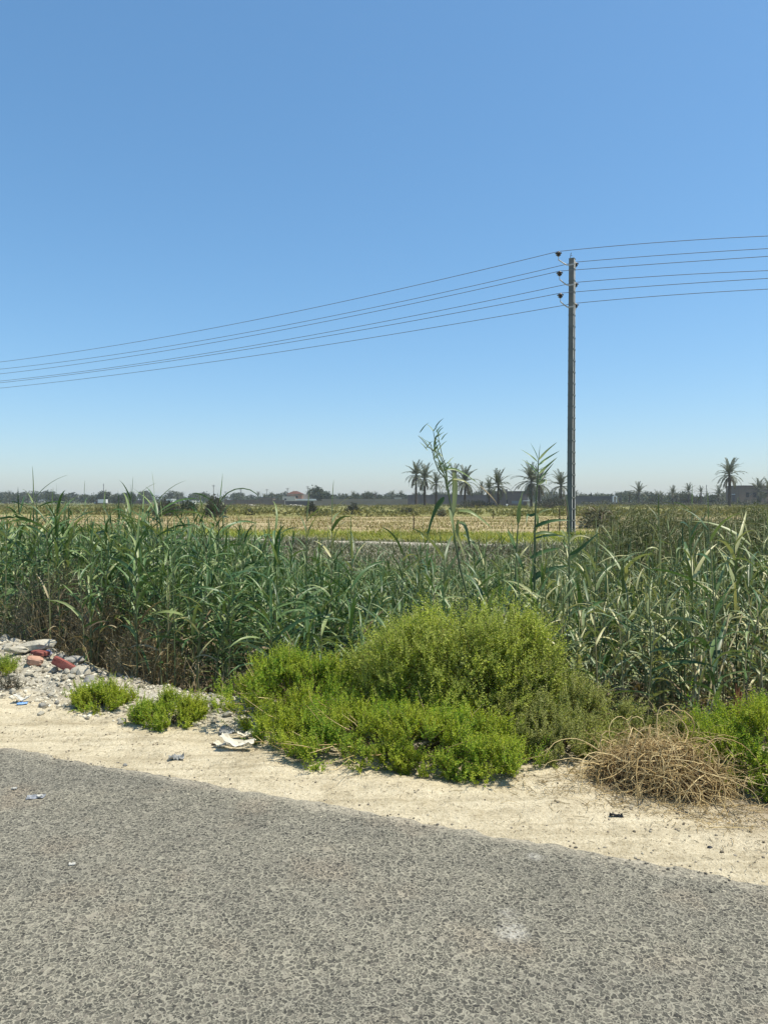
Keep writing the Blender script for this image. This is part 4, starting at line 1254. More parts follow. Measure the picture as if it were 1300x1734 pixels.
build_tangle()

# ------------------------------------------------------------------ rubble and litter
def slab_mesh(name, lx, ly, lz, mat, chip=0.08, seed=0):
    import bmesh
    bm = bmesh.new()
    bmesh.ops.create_cube(bm, size=1)
    bmesh.ops.subdivide_edges(bm, edges=bm.edges[:], cuts=3, use_grid_fill=True)
    rs = random.Random(seed)
    for v in bm.verts:
        c = Vector(v.co)
        corner = sum(abs(a) > .49 for a in c)
        k = {1: .01, 2: .5, 3: 1.0}.get(corner, 0) * chip * (0.4 + rs.random())
        v.co = Vector((c.x * (1 - k * ly / lx), c.y * (1 - k), c.z * (1 - k)))
        v.co = Vector((v.co.x * lx, v.co.y * ly, v.co.z * lz))
    me = bpy.data.meshes.new(name)
    bm.to_mesh(me)
    bm.free()
    me.materials.append(mat)
    return me

def crumple(name, lx, ly, amp, mat, seed, fold=0.0, thick=0.003):
    r2 = np.random.default_rng(seed)
    nx, ny = 12, 9
    u, v = np.meshgrid(np.linspace(-.5, .5, nx), np.linspace(-.5, .5, ny), indexing='ij')
    ox, oy = r2.uniform(0, 50, 2)
    edge = 1 + .18 * fbm(np.arctan2(v, u) * 1.3 + ox, 0 * u + oy, 3)
    x, y = u * lx * edge, v * ly * edge
    z = amp * (np.abs(fbm(u * 4 + ox, v * 4 + oy, 3)) * 1.6 + .5 * fbm(u * 9 + oy, v * 9 + ox, 2)) + fold * np.abs(u)
    V0 = np.stack([x, y, z + thick], -1).reshape(-1, 3)
    V1 = V0 - np.array([0, 0, thick])
    idx = np.arange(nx * ny).reshape(nx, ny)
    q = np.stack([idx[:-1, :-1], idx[1:, :-1], idx[1:, 1:], idx[:-1, 1:]], -1).reshape(-1, 4)
    n0 = nx * ny
    ring = np.concatenate([idx[:, 0], idx[-1, 1:], idx[::-1, -1][1:], idx[0, ::-1][1:-1]])
    nxr = np.roll(ring, -1)
    side = np.stack([ring, ring + n0, nxr + n0, nxr], -1)
    return MB().add(np.concatenate([V0, V1]), np.concatenate([q, q[:, ::-1] + n0, side])).mesh(name, mat)

def lay(name, me, px, py, label, cat, rot=(0, 0, 0), dz=0.0, zguess=0.05, scale=(1, 1, 1), d=None):
    x, y = G(px, py, zguess)
    z = float(gz(x, y))
    x, y = G(px, py, z)
    o = inst(name, me, None, (x, y, float(gz(x, y)) + dz), rot, scale)
    return tag(o, label, cat)

def build_litter():
    lay('brick', slab_mesh('brick', .20, .05, .07, M['brick'], .14, 1), 107, 1138, 'red brick tilted on its edge beside the crumpled packet', 'brick', (R(-8), R(24), R(-10)), .045, .12)
    lay('brick', slab_mesh('brick', .13, .10, .04, M['brick'], .14, 2), 67, 1118, 'red brick lying flat under the pale plaster lump', 'brick', (R(-6), R(4), R(-20)), .04, .15)
    lay('broken_brick', slab_mesh('broken_brick', .13, .085, .07, M['brick_tan'], .4, 3), 58, 1129, 'broken tan brick in front of the flat red brick', 'brick', (R(10), R(16), R(25)), .035, .14)
    V, T = rock_template(2, .5)
    me = MB().add(V * np.array([.15, .085, .075]), None, T).mesh('plaster_lump', M['plaster'])
    lay('plaster_lump', me, 60, 1106, 'largest pale lump of broken plaster on top of the rubble heap', 'rubble', (R(8), R(-10), R(10)), .06, .16)
    V, T = rock_template(2, .5)
    me = MB().add(V * np.array([.11, .07, .055]), None, T).mesh('plaster_lump', M['plaster'])
    lay('plaster_lump', me, 31, 1107, 'smaller pale lump of plaster left of the largest one', 'rubble', (R(-8), R(10), R(40)), .03, .16)
    V, T = rock_template(2, .25)
    bag = V * np.array([.035, .04, .055])
    lay('crumpled_packet', MB().add(bag, None, T).mesh('crumpled_packet', M['packet']), 80, 1128, 'crumpled violet and white packet between the red bricks', 'litter', (R(20), R(-25), R(10)), .035, .14)
    V, T = rock_template(2, .3)
    lay('boulder', MB().add(V * np.array([.10, .08, .06]), None, T).mesh('boulder', M['stone_grey']), 120, 1124, 'dusty grey boulder behind the tilted red brick', 'stone', (0, 0, R(30)), .02, .1)
    lay('carton', crumple('carton', .11, .06, .016, M['white'], 3, .08), 36, 1193, 'folded white carton on the rubble above the blue scrap', 'litter', (R(-6), R(4), R(10)), .012)
    lay('plastic_scrap', crumple('plastic_scrap', .07, .045, .008, M['blue'], 5), 36, 1201, 'torn blue plastic scrap below the white carton', 'litter', (0, 0, R(15)), .004)
    lay('torn_card', crumple('torn_card', .21, .085, .022, M['card'], 9, .09), 400, 1272, 'torn pale sheet of card at the left foot of the low shrub', 'litter', (R(-9), R(5), R(-16)), .012)
    lay('torn_card', crumple('torn_card', .09, .06, .014, M['card'], 12, .05), 412, 1256, 'small torn card tucked under the low shrub', 'litter', (R(-9), R(5), R(25)), .012)
    lay('torn_card', crumple('torn_card', .07, .05, .01, M['card'], 15, .03), 372, 1268, 'thin card strip left of the larger torn card', 'litter', (R(-4), R(5), R(-10)), .006)
    p = np.array([[-.025, 0, .008], [0, .002, .012], [.025, 0, .010]])
    V, Q = tubes(p, np.array([[.006, .008, .006]]), 6)
    lay('stick', MB().add(V, Q).mesh('stick', M['wood'], True), 364, 1263, 'short dark stick beside the torn card', 'stick', (0, 0, R(5)))
    lay('rag', crumple('rag', .085, .05, .022, M['rag'], 21), 297, 1288, 'crumpled grey rag lying alone on the sand', 'litter', (0, 0, R(8)), .002)
    lay('rag', crumple('rag', .09, .05, .016, M['rag'], 24), 383, 1244, 'dusty grey rag on the rubble above the torn card', 'litter', (0, 0, R(20)), .004)
    lay('rubber_scrap', crumple('rubber_scrap', .06, .016, .012, M['black'], 27), 1045, 1386, 'twisted black rubber scrap on the sand before the dead tangle', 'litter', (0, 0, R(-10)), .002, 0.01)
    p = np.array([[-.11, 0, .006], [-.04, .006, .009], [.04, .0, .008], [.11, -.004, .006]])
    V, Q = tubes(p, np.array([[.0016, .0022, .002, .0012]]), 5)
    lay('twig', MB().add(V, Q).mesh('twig', M['dry_twig'], True), 1238, 1408, 'thin straight dry twig lying on the sand at right', 'twig', (0, 0, R(2)), 0, .01)
    lay('bottle_cap', MB().add(*[ICO2[0] * np.array([.011, .011, .005]), None, ICO2[1]]).mesh('bottle_cap', M['black']), 595 + 610, 1440, 'tiny dark bottle cap lying on the sand', 'litter', (0, 0, 0), .003, .0)
    # flattened film on the asphalt
    x, y = G(57, 1353, .02)
    o = inst('plastic_film', crumple('plastic_film', .085, .05, .007, M['film'], 31), None, (x, y, .019), (0, 0, R(12)))
    tag(o, 'flattened grey plastic film lying on the asphalt at left', 'litter')
    x, y = G(66, 1352, .02)
    o = inst('paper_scrap', crumple('paper_scrap', .026, .018, .005, M['white'], 33), None, (x, y - .01, .027), (0, 0, R(30)))
    tag(o, 'white paper scrap stuck on the grey plastic film', 'litter')
    for px, py, lab in ((21, 1339, 'small white paper scrap on the asphalt left of the grey film'), (119, 1469, 'white pebble sized paper bit alone on the asphalt')):
        x, y = G(px, py, .02)
        tag(inst('paper_scrap', crumple('paper_scrap', .026, .013, .006, M['white'], px), None, (x, y, .021), (0, 0, .2)), lab, 'litter')
build_litter()

# ------------------------------------------------------------------ pole and wires
def build_pole():
    D0 = 30.0
    bx, by = (966.5 - CX) / FPX * D0, D0
    Ht = CAMH + (YH - 441) / FPX * D0
    rz = R(-31.6)
    pole = empty('utility_pole', (bx, by, 0), rz, 'grey laced steel utility pole with three left brackets, nearest of the poles', 'utility pole')
    W = .205
    def dep(z):
        return .50 + (.20 - .50) * z / Ht
    # two channels, front and rear
    for sgn in (-1, 1):
        mb = MB()
        ys0, ys1 = sgn * dep(0) / 2, sgn * dep(Ht) / 2
        th, fl = .012, .085
        def plate(x0, x1, o0, o1):
            v = []
            for z, ys in ((-.3, ys0), (Ht, ys1)):
                v += [(x0, ys + sgn * o0, z), (x1, ys + sgn * o0, z), (x1, ys + sgn * o1, z), (x0, ys + sgn * o1, z)]
            mb.add(v, BOXF)
        plate(-W / 2, W / 2, -th, 0)
        ch = mb.obj('channel', M['steel'], pole)
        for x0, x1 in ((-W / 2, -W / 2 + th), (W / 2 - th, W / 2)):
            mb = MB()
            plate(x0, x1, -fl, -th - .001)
            mb.obj('flange', M['steel_pale_and_sunlit'], ch)  # same steel as the web, sunlight painted in with a paler colour
    # battens
    me = None
    bb = MB()
    box(bb, -.005, .005, -.5, .5, -.026, .026)
    me = bb.mesh('batten', M['steel'])
    z = .25
    while z < Ht - .3:
        d = dep(z) - .03
        for sx in (-1, 1):
            inst('batten', me, pole, (sx * (W / 2 + .006), 0, z), (0, 0, 0), (1, d, 1))
        z += .46
    bb = MB()
    box(bb, -W / 2 - .01, W / 2 + .01, -.11, .11, 0, .02)
    bb.obj('cap_plate', M['steel'], pole, loc=(0, 0, Ht + .001))
    # rod with hook on top
    p = np.array([[-.07, 0, Ht - .1], [-.07, 0, Ht + .1], [-.05, 0, Ht + .24], [-.02, 0, Ht + .26]])
    V, Q = tubes(p, np.full((1, 4), .012), 6)
    p = np.array([[-.065, 0, Ht + .14], [-.03, 0, Ht + .16], [0, 0, Ht + .14]])
    V2, Q2 = tubes(p, np.full((1, 3), .010), 6)
    MB().add(V, Q).add(V2, Q2).obj('top_hook', M['steel'], pole)
    # insulator: lathe
    prof = [(0.0, .20), (.035, .20), (.045, .165), (.055, .15), (.13, .135), (.135, .115), (.06, .10), (.058, .075), (.095, .06), (.095, .04), (.05, .03), (.045, .0), (0, 0)]
    sd = 14
    an = np.arange(sd) * 2 * PI / sd
    V = np.array([[r * np.cos(a), r * np.sin(a), z] for r, z in prof for a in an])
    idx = np.arange(len(prof) * sd).reshape(len(prof), sd)
    Q = np.stack([idx[:-1], idx[1:], np.roll(idx, -1, 1)[1:], np.roll(idx, -1, 1)[:-1]], -1).reshape(-1, 4)
    ins = MB().add(V, Q).mesh('insulator', M['porcelain'], True)
    Minv = Matrix.Rotation(-rz, 3, 'Z')
    att = []
    def to_local(w):
        return Minv @ (Vector(w) - Vector((bx, by, 0)))
    for (ix, iy, kx, ky) in ((943.5, 428, 955.5, 450), (945.5, 461, 956, 484), (947, 498, 956.5, 521)):
        top = to_local(P3(ix, iy, D0 - .1))
        k = to_local(P3(kx, ky, D0 - .1))
        ytop = -dep(top.z) / 2 - .02
        elbow = Vector((top.x, top.y, top.z - .33))
        p = np.array([[k.x + .03, ytop, k.z], [(k.x + elbow.x) / 2, (ytop + elbow.y) / 2, (k.z + elbow.z) / 2], elbow[:]])
        V, Q = tubes(p, np.full((1, 3), .026), 4)
        mb = MB().add(V, Q)
        box(mb, -W / 2 - .03, W / 2 + .03, ytop - .004, ytop + .016, k.z - .03, k.z + .03)
        br = mb.obj('bracket', M['steel_pale_and_sunlit'], pole)
        V, Q = tubes(np.array([elbow[:], (top.x, top.y, top.z - .16)]), np.full((1, 2), .014), 6)
        MB().add(V, Q).obj('pin', M['steel_pale_and_sunlit'], br)
        inst('insulator', ins, pole, (top.x, top.y, top.z - .20))
        w = Matrix.Rotation(rz, 3, 'Z') @ Vector((top.x, top.y, top.z)) + Vector((bx, by, 0))
        att.append(np.array(w))
    for (ix, iy) in ((972, 446), (972, 480), (972.5, 515)):
        top = to_local(P3(ix, iy, D0 + .38))
        yb = dep(top.z) / 2 + .01
        p = np.array([[W / 2 - .03, yb, top.z - .28], [(W / 2 + top.x) / 2, (yb + top.y) / 2, top.z - .30], [top.x, top.y, top.z - .28], [top.x, top.y, top.z - .12]])
        V, Q = tubes(p, np.full((1, 4), .016), 5)
        MB().add(V, Q).obj('bracket', M['steel_pale_and_sunlit'], pole)
        inst('insulator', ins, pole, (top.x, top.y, top.z - .20), (0, 0, 0), (1, 1, 1))
        w = Matrix.Rotation(rz, 3, 'Z') @ Vector((top.x, top.y, top.z)) + Vector((bx, by, 0))
        att.append(np.array(w))
    order = [0, 3, 1, 4, 2, 5]
    yl0 = [614, 626, 634, 646, 649, 658]
    yl400 = [550, 568, 574.5, 591.5, 595.5, 608]
    yl700 = [484.5, 507, 515, 535, 544, 561]
    yr1060 = [417, 438.7, 452.5, 473, 489, 507]
    yr1300 = [402, 423, 436, 460, 473, 491]
    names = ['topmost wire of the six on the steel pole', 'second wire from the top on the steel pole', 'third wire from the top on the steel pole',
             'fourth wire from the top on the steel pole', 'fifth wire from the top on the steel pole', 'lowest wire of the six on the steel pole']
    dl = np.array([-24.9 - 7.6, 48.0 - 30.0])       # left span reaches the picture edge at 48 m
    dr = np.array([0.90, -0.436])
    for i in range(6):
        a = att[order[i]]
        def solve(px, dvec):
            # a.xy + k*dvec lies on the picture column px
            m = (px - CX) / FPX
            return (m * a[1] - a[0]) / (dvec[0] - m * dvec[1])
        def fit(pxs, ys, dvec):
            ks, hs = [0.0], [a[2]]
            for p_, y_ in zip(pxs, ys):
                k = solve(p_, dvec)
                ks.append(k)
                hs.append(CAMH - (y_ - YH) / FPX * (a[1] + k * dvec[1]))
            ks, hs = np.array(ks), np.array(hs)
            A = np.stack([ks, ks ** 2], -1)
            co = np.linalg.lstsq(A, hs - a[2], rcond=None)[0]
            return co, ks
        cl, kl = fit([700, 400, 0], [yl700[i], yl400[i], yl0[i]], dl)
        cr, kr = fit([1060, 1300], [yr1060[i], yr1300[i]], dr)
        pts = []
        for k in np.linspace(1.9, 0, 60)[:-1]:
            pts.append((a[0] + dl[0] * k, a[1] + dl[1] * k, a[2] + cl[0] * k + cl[1] * k * k))
        pts.append(tuple(a))
        slope = cr[0]
        for k in np.linspace(0, 26, 30)[1:]:
            kk = min(k, kr[-1])
            h = a[2] + cr[0] * kk + cr[1] * kk * kk + (k - kk) * (cr[0] + 2 * cr[1] * kk)
            pts.append((a[0] + dr[0] * k, a[1] + dr[1] * k, h))
        pts = np.array(pts)
        V, Q = tubes(pts, np.full((1, len(pts)), .0125), 5)
        tag(MB().add(V, Q).obj('power_line', M['wire'], None, True), names[i], 'wire', 'wires carried by the steel pole')
build_pole()

# ------------------------------------------------------------------ far bank, field vegetation
def build_bank_and_field():
    # grey dry grass on the far bank
    n = 9000
    s = rng.uniform(10.5, 17.6, n); t = rng.uniform(-22, 14, n)
    x, y = xy(s, t)
    k = y > 6
    x, y = x[k], y[k]
    n = len(x)
    B = np.stack([x, y, gz(x, y)], -1)
    B = B.repeat(6, 0) + rng.normal(0, .07, (n * 6, 3)) * np.array([1, 1, 0])
    V, Q, T = blades(B, rng.uniform(0, 6.28, n * 6), rng.uniform(.2, 1.2, n * 6), rng.uniform(.14, .42, n * 6), .022, 1.2)
    tag(MB().add(V, Q, T).obj('bank_grass', M['bank_grass']), kind='stuff')
    n = 1500
    t = rng.uniform(-24, 14, n); s = rng.uniform(15.2, 17.5, n)
    x, y = xy(s, t)
    hc = np.clip(fbm(t * .55 + 3, s * .5, 3) + .12, 0, 1)
    k = (hc > .04) & (y > 6)
    x, y, hc = x[k], y[k], hc[k]; n = len(x)
    B = np.stack([x, y, gz(x, y)], -1).repeat(14, 0) + rng.normal(0, .13, (n * 14, 3)) * np.array([1, 1, 0])
    V, Q, T = blades(B, rng.uniform(0, 6.28, n * 14), rng.uniform(.05, .9, n * 14), (.18 + .7 * hc.repeat(14)) * rng.uniform(.5, 1.2, n * 14), .024, 1.0)
    tag(MB().add(V, Q, T).obj('bank_tussocks', M['bank_grass']), kind='stuff')
    n = 2600
    t = rng.uniform(-24, 14, n)
    s = np.where(rng.random(n) < .5, rng.normal(17.6, .22, n), rng.normal(19.5, .25, n))
    k = fbm(t * .8, s * .8, 2) > -.25
    x, y = xy(s[k], t[k]); n = len(x)
    B = np.stack([x, y, gz(x, y) + .03], -1).repeat(8, 0) + rng.normal(0, .08, (n * 8, 3)) * np.array([1, 1, 0])
    V, Q, T = blades(B, rng.uniform(0, 6.28, n * 8), rng.uniform(.1, 1.0, n * 8), rng.uniform(.10, .30, n * 8), .025, .9)
    tag(MB().add(V, Q, T).obj('verge_grass', M['bank_grass']), kind='stuff')
    # taller dark feathery grass at right, behind the reeds
    n = 2400
    y = rng.uniform(8.5, 17, n); px = rng.normal(1170, 110, n)
    k = (px > 985)
    x = (px - CX) / FPX * y
    x, y, px = x[k], y[k], px[k]
    n = len(x)
    top = np.interp(px, [985, 1060, 1120, 1200, 1300], [.75, 1.15, 1.05, .95, 1.25]) + rng.normal(0, .14, n)
    H = np.maximum(.4, top - gz(x, y))
    B = np.stack([x, y, gz(x, y)], -1)
    laz, lean = rng.normal(0.3, 1.0, n), np.abs(rng.normal(.0, .18, n))
    tt = np.linspace(0, 1, 5)
    path = B[:, None] + np.stack([np.cos(laz)[:, None] * (lean * H)[:, None] * tt ** 2, np.sin(laz)[:, None] * (lean * H)[:, None] * tt ** 2, H[:, None] * tt], -1)
    V, Q = tubes(path, np.linspace(.006, .003, 5)[None].repeat(n, 0), 3)
    mb = MB().add(V, Q)
    for q in range(15):
        f = rng.uniform(.3, 1.0, n)
        i = np.minimum((f * 4).astype(int), 3)
        fr = f * 4 - i
        p = path[np.arange(n), i] * (1 - fr)[:, None] + path[np.arange(n), i + 1] * fr[:, None]
        V, Q = ribbons(p, rng.normal(0.3, 1.3, n), rng.uniform(.5, 1.2, n), rng.uniform(.14, .30, n), .013, rng.uniform(1.0, 2.6, n), rng.normal(0, .5, n), rng.normal(0, .6, n), 0, 3, .2)
        mb.add(V, Q)
    tag(mb.obj('dark_reed_grass', M['tuft_dark'], None, True), kind='stuff')
    # lush strip behind the path
    n = 7000
    y = rng.uniform(23.5, 37, n); x = rng.uniform(-.62, .62, n) * y
    s, t = st(x, y)
    u = y + .12 * x + 2.5 * fbm(x * .25, y * .25, 3)
    k = (s > 19.8) & (u < 33.5)
    x, y = x[k], y[k]
    n = len(x)
    B = np.stack([x, y, gz(x, y)], -1).repeat(9, 0) + rng.normal(0, .16, (n * 9, 3)) * np.array([1, 1, 0])
    hh = (.16 + .24 * np.clip(.5 + fbm(B[:, 0] * .5, B[:, 1] * .5, 3), 0, 1)) * rng.uniform(.6, 1.3, n * 9)
    V, Q, T = blades(B, rng.uniform(0, 6.28, n * 9), rng.uniform(.05, .7, n * 9), hh, .035, .6)
    tag(MB().add(V, Q, T).obj('field_grass', M['field_grass']), kind='stuff')
    # straw stubble
    n = 7000
    y = 33 + 38 * rng.random(n); x = rng.uniform(-.62, .62, n) * y
    k = fbm(x * .12, y * .4, 3) > -.25
    x, y = x[k], y[k]
    n = len(x)
    B = np.stack([x, y, gz(x, y)], -1).repeat(6, 0) + rng.normal(0, .2, (n * 6, 3)) * np.array([1, 1, 0])
    V, Q, T = blades(B, rng.uniform(0, 6.28, n * 6), rng.uniform(.1, 1.1, n * 6), rng.uniform(.08, .3, n * 6), .05, .7)
    tag(MB().add(V, Q, T).obj('stubble', M['stubble']), kind='stuff')
    # yellow green scrub further out
    n = 900
    y = 68 + 190 * rng.random(n) ** 1.4; x = rng.uniform(-.6, .6, n) * y
    k = (fbm(x * .03, y * .06, 3) > -.15)
    x, y = x[k], y[k]
    n = len(x)
    m = 70
    rr = rng.uniform(.8, 2.2, n)
    P, nr = dome_points(n * m, 1, 1, 1, .6, .2, 41)
    C = np.stack([x, y, gz(x, y)], -1).repeat(m, 0) + P * np.stack([rr * 1.4, rr, rr * rng.uniform(.18, .36, n)], -1).repeat(m, 0)
    D = unit(nr + rng.normal(0, .5, (n * m, 3)))
    V, Q = leaf_quads(C, D, unit(np.cross(D, rand_dirs(n * m))), rng.uniform(.25, .5, n * m), .16)
    tag(MB().add(V, Q).obj('field_scrub', M['field_scrub']), kind='stuff')
build_bank_and_field()

def leafy(name, px, py_base, w_px, h_px, d, mat, label, cat='shrub', group=None, n=1100, leaf=.12, dx=0, lump=.4, seed=50):
    x = (px - CX) / FPX * d
    z = float(gz(x, d))
    rx, h = w_px / 2 / FPX * d, h_px / FPX * d
    root = empty(name, (x, d, z), 0, label, cat, group)
    P, nr = dome_points(n, rx, rx * .8, h, .35, lump, seed)
    D = unit(nr * .6 + np.array([0, 0, .5]) + rng.normal(0, .6, (n, 3)))
    V, Q = leaf_quads(P, D, unit(np.cross(D, rand_dirs(n))), leaf * rng.uniform(.6, 1.5, n), leaf * .4)
    tag(MB().add(V, Q).obj('foliage', mat, root), kind='stuff')
    E, _ = dome_points(26, rx * .8, rx * .6, h * .9, .7, .3, seed)
    pa = np.stack([E * np.array([.1, .1, 0]), E * np.array([.5, .5, .6]), E], 1)
    V, Q = tubes(pa, np.array([[.03, .02, .008]]).repeat(26, 0) * d / 60, 4)
    MB().add(V, Q).obj('stem', M['bush_wood'], root)
    return root

def build_field_shrubs():
    g = 'grey shrubs standing in the field'
    leafy('field_shrub', 282, 874, 46, 24, 72, M['shrub_grey'], 'wide dark grey shrub behind the pointed reed at left', 'shrub', g, 1300, .25, seed=51)
    leafy('field_shrub', 318, 872, 34, 22, 80, M['tree_leaf'], 'grey green shrub right of the wide dark one', 'shrub', g, 900, .25, seed=52)
    leafy('field_shrub', 364, 880, 38, 36, 66, M['shrub_grey'], 'tall dark shrub behind the forked reed', 'shrub', g, 1200, .22, seed=53)
    leafy('field_shrub', 528, 873, 18, 24, 74, M['shrub_grey'], 'narrow dark shrub in front of the house wall', 'shrub', g, 800, .2, seed=54)
    leafy('field_shrub', 597, 871, 25, 19, 78, M['shrub_grey'], 'rounded dark shrub before the middle of the tan wall', 'shrub', g, 800, .2, seed=55)
    leafy('field_shrub', 422, 873, 16, 9, 76, M['shrub_grey'], 'small low grey shrub left of the house', 'shrub', g, 400, .2, seed=56)
    leafy('field_shrub', 690, 873, 30, 11, 78, M['shrub_grey'], 'low grey shrub under the leftmost tall palm', 'shrub', g, 700, .2, seed=57)
    leafy('field_shrub', 748, 880, 14, 13, 68, M['bank_grass'], 'small dry shrub beneath the palms', 'shrub', g, 400, .2, seed=58)
    leafy('field_shrub', 805, 857, 60, 13, 150, M['shrub_grey'], 'long pale grey scrub beside the dark shed', 'shrub', g, 1500, .4, seed=59)
    leafy('field_shrub', 935, 857, 62, 16, 150, M['shrub_grey'], 'broad pale grey scrub left of the pole', 'shrub', g, 1500, .4, seed=60)
    leafy('field_shrub', 172, 872, 30, 10, 82, M['field_scrub'], 'low olive shrub in the field below the white lorry', 'shrub', g, 600, .25, seed=61)
    # collapsed dry palm right of the pole
    d = 40.0
    x = (1015 - CX) / FPX * d
    z = float(gz(x, d))
    root = empty('collapsed_palm', (x, d, z), 0, 'collapsed grey dry palm clump in the field right of the pole', 'palm')
    n = 1700
    P, nr = dome_points(n, 1.05, .8, 1.15, .2, .5, 65)
    D = unit(nr * .8 + rng.normal(0, .6, (n, 3)) + np.array([0, 0, -.15]))
    V, Q = leaf_quads(P, D, unit(np.cross(D, rand_dirs(n))), .34, .05)
    tag(MB().add(V, Q).obj('dead_leaves', M['bank_grass'], root), kind='stuff')
    for k in range(16):
        az = rng.uniform(0, 6.28)
        V, Q = ribbons([(0, 0, .5)], az, rng.uniform(.5, 1.3), rng.uniform(1.2, 1.8), .16, rng.uniform(1.5, 2.8), 0, 0, 0, 8, .3)
        MB().add(V, Q).obj('frond', M['palm_dead'], root, True)
    V, Q = tubes(np.array([[0, 0, -.1], [.03, 0, .5], [.06, 0, .95]]), np.array([[.2, .17, .1]]), 8)
    MB().add(V, Q).obj('trunk', M['bark'], root)
    # dry stalks standing in the field
    tags = [(947, 905, 862), (928, 912, 878), (700, 902, 872), (1112, 900, 868), (835, 880, 865)]
    for i, (px, yb, yt) in enumerate(tags):
        d = FPX * CAMH / (yb - YH)
        x = (px - CX) / FPX * d
        h = (yb - yt) / FPX * d
        V, Q = tubes(np.array([[0, 0, -.1], [.01, 0, h * .5], [.0, .02, h]]), np.array([[.035, .03, .025]]), 5)
        o = MB().add(V, Q).obj('dry_stake', M['wood'], None, True, (x, d, float(gz(x, d))))
        tag(o, ['dark stake in the dry field close left of the pole', 'short dark stake behind the fan topped reed', 'thin stake in the field left of the branching reed',
                'thin stake in the field right of the pole', 'thin stake in the field before the dark shed'][i], 'stake', 'stakes in the dry field')
build_field_shrubs()

# ------------------------------------------------------------------ palms and trees
def frond_geo(L, el, droop, nl=24, ll=.55, wl=.075):
    """arching rachis with leaflets, in the XZ plane"""
    K = 12
    t = np.linspace(0, 1, K)
    a = el - droop * t ** 1.4
    c = np.concatenate([[[0, 0, 0]], np.cumsum(np.stack([np.cos(a), 0 * a, np.sin(a)], -1)[:-1] * L / (K - 1), 0)])
    mb = MB()
    V, Q = tubes(c, np.linspace(.035, .012, K)[None], 4)
    mb.add(V, Q)
    f = np.linspace(.14, 1.0, nl)
    C = np.stack([np.interp(f, t, c[:, i]) for i in range(3)], -1)
    an = np.interp(f, t, a)
    T = np.stack([np.cos(an), 0 * an, np.sin(an)], -1)
    Nn = np.stack([-np.sin(an), 0 * an, np.cos(an)], -1)
    for sg in (-1, 1):
        D = unit(T * .75 + np.array([0, sg * .8, 0]) + Nn * rng.uniform(-.1, .35, (nl, 1)) + np.array([0, 0, -.12]))
        V, Q = leaf_quads(C, D, unit(np.cross(D, Nn)) * 1.0, ll * (1.05 - .55 * f) * rng.uniform(.85, 1.15, nl), wl)
        mb.add(V, Q)
    return mb

FRONDS = {}
def build_frond_library():
    for k, (el, dr) in {'erect': (R(78), .5), 'up': (R(58), .9), 'out': (R(30), 1.1), 'down': (R(0), 1.2), 'hang': (R(-25), 1.15)}.items():
        FRONDS[k] = [frond_geo(1.0 * 2.9, el + rng.normal(0, .06), dr * rng.uniform(.85, 1.2), 26, .52, .085).mesh('frond', M['palm_leaf']) for _ in range(2)]
    FRONDS['dead'] = [frond_geo(2.4, R(-48), .75, 22, .42, .08).mesh('frond', M['palm_dead']) for _ in range(2)]
build_frond_library()

def trunk_geo(H, r, lean=0.0, laz=0.0):
    K = max(8, int(H / .45))
    t = np.linspace(0, 1, K)
    p = np.stack([np.cos(laz) * lean * H * t ** 1.6, np.sin(laz) * lean * H * t ** 1.6, H * t - .15 * (t == 0)], -1)
    rr = r * (1.15 - .35 * t) * (1 + .09 * (np.arange(K) % 2))
    rr[0] *= 1.25
    V, Q = tubes(p, rr[None], 9)
    return MB().add(V, Q), p[-1]

def palm(px, py_base, py_top, crown_px, d, label, lean=0.0, laz=0.0, dead=6, nf=34, rtrunk=.24, group='date palms standing in the field'):
    x = (px - CX) / FPX * d
    z = float(gz(x, d))
    total = (CAMH - (py_top - YH) / FPX * d) - z
    cr = crown_px / 2 / FPX * d
    H = total - cr * .85
    root = empty('date_palm', (x, d, z), rng.uniform(0, 6), label, 'palm tree', group)
    mb, top = trunk_geo(H, rtrunk, lean, laz)
    mb.obj('trunk', M['bark'], root)
    sc = cr / 2.35
    for k in range(nf):
        f = k / nf
        kind = 'erect' if f < .18 else 'up' if f < .42 else 'out' if f < .66 else 'down' if f < .86 else 'hang'
        s_ = sc * rng.uniform(.88, 1.12)
        inst('frond', random.choice(FRONDS[kind]), root, (top[0], top[1], top[2] + .1 - .3 * f), (rng.normal(0, .07), rng.normal(0, .07), k * 2.4 + rng.normal(0, .2)), (s_, s_, s_))
    for k in range(dead):
        s_ = sc * rng.uniform(.75, 1.0)
        inst('frond', random.choice(FRONDS['dead']), root, (top[0], top[1], top[2] - .35), (0, 0, rng.uniform(0, 6.28)), (s_, s_, s_))['label'] = 'dead hanging frond'
    return root

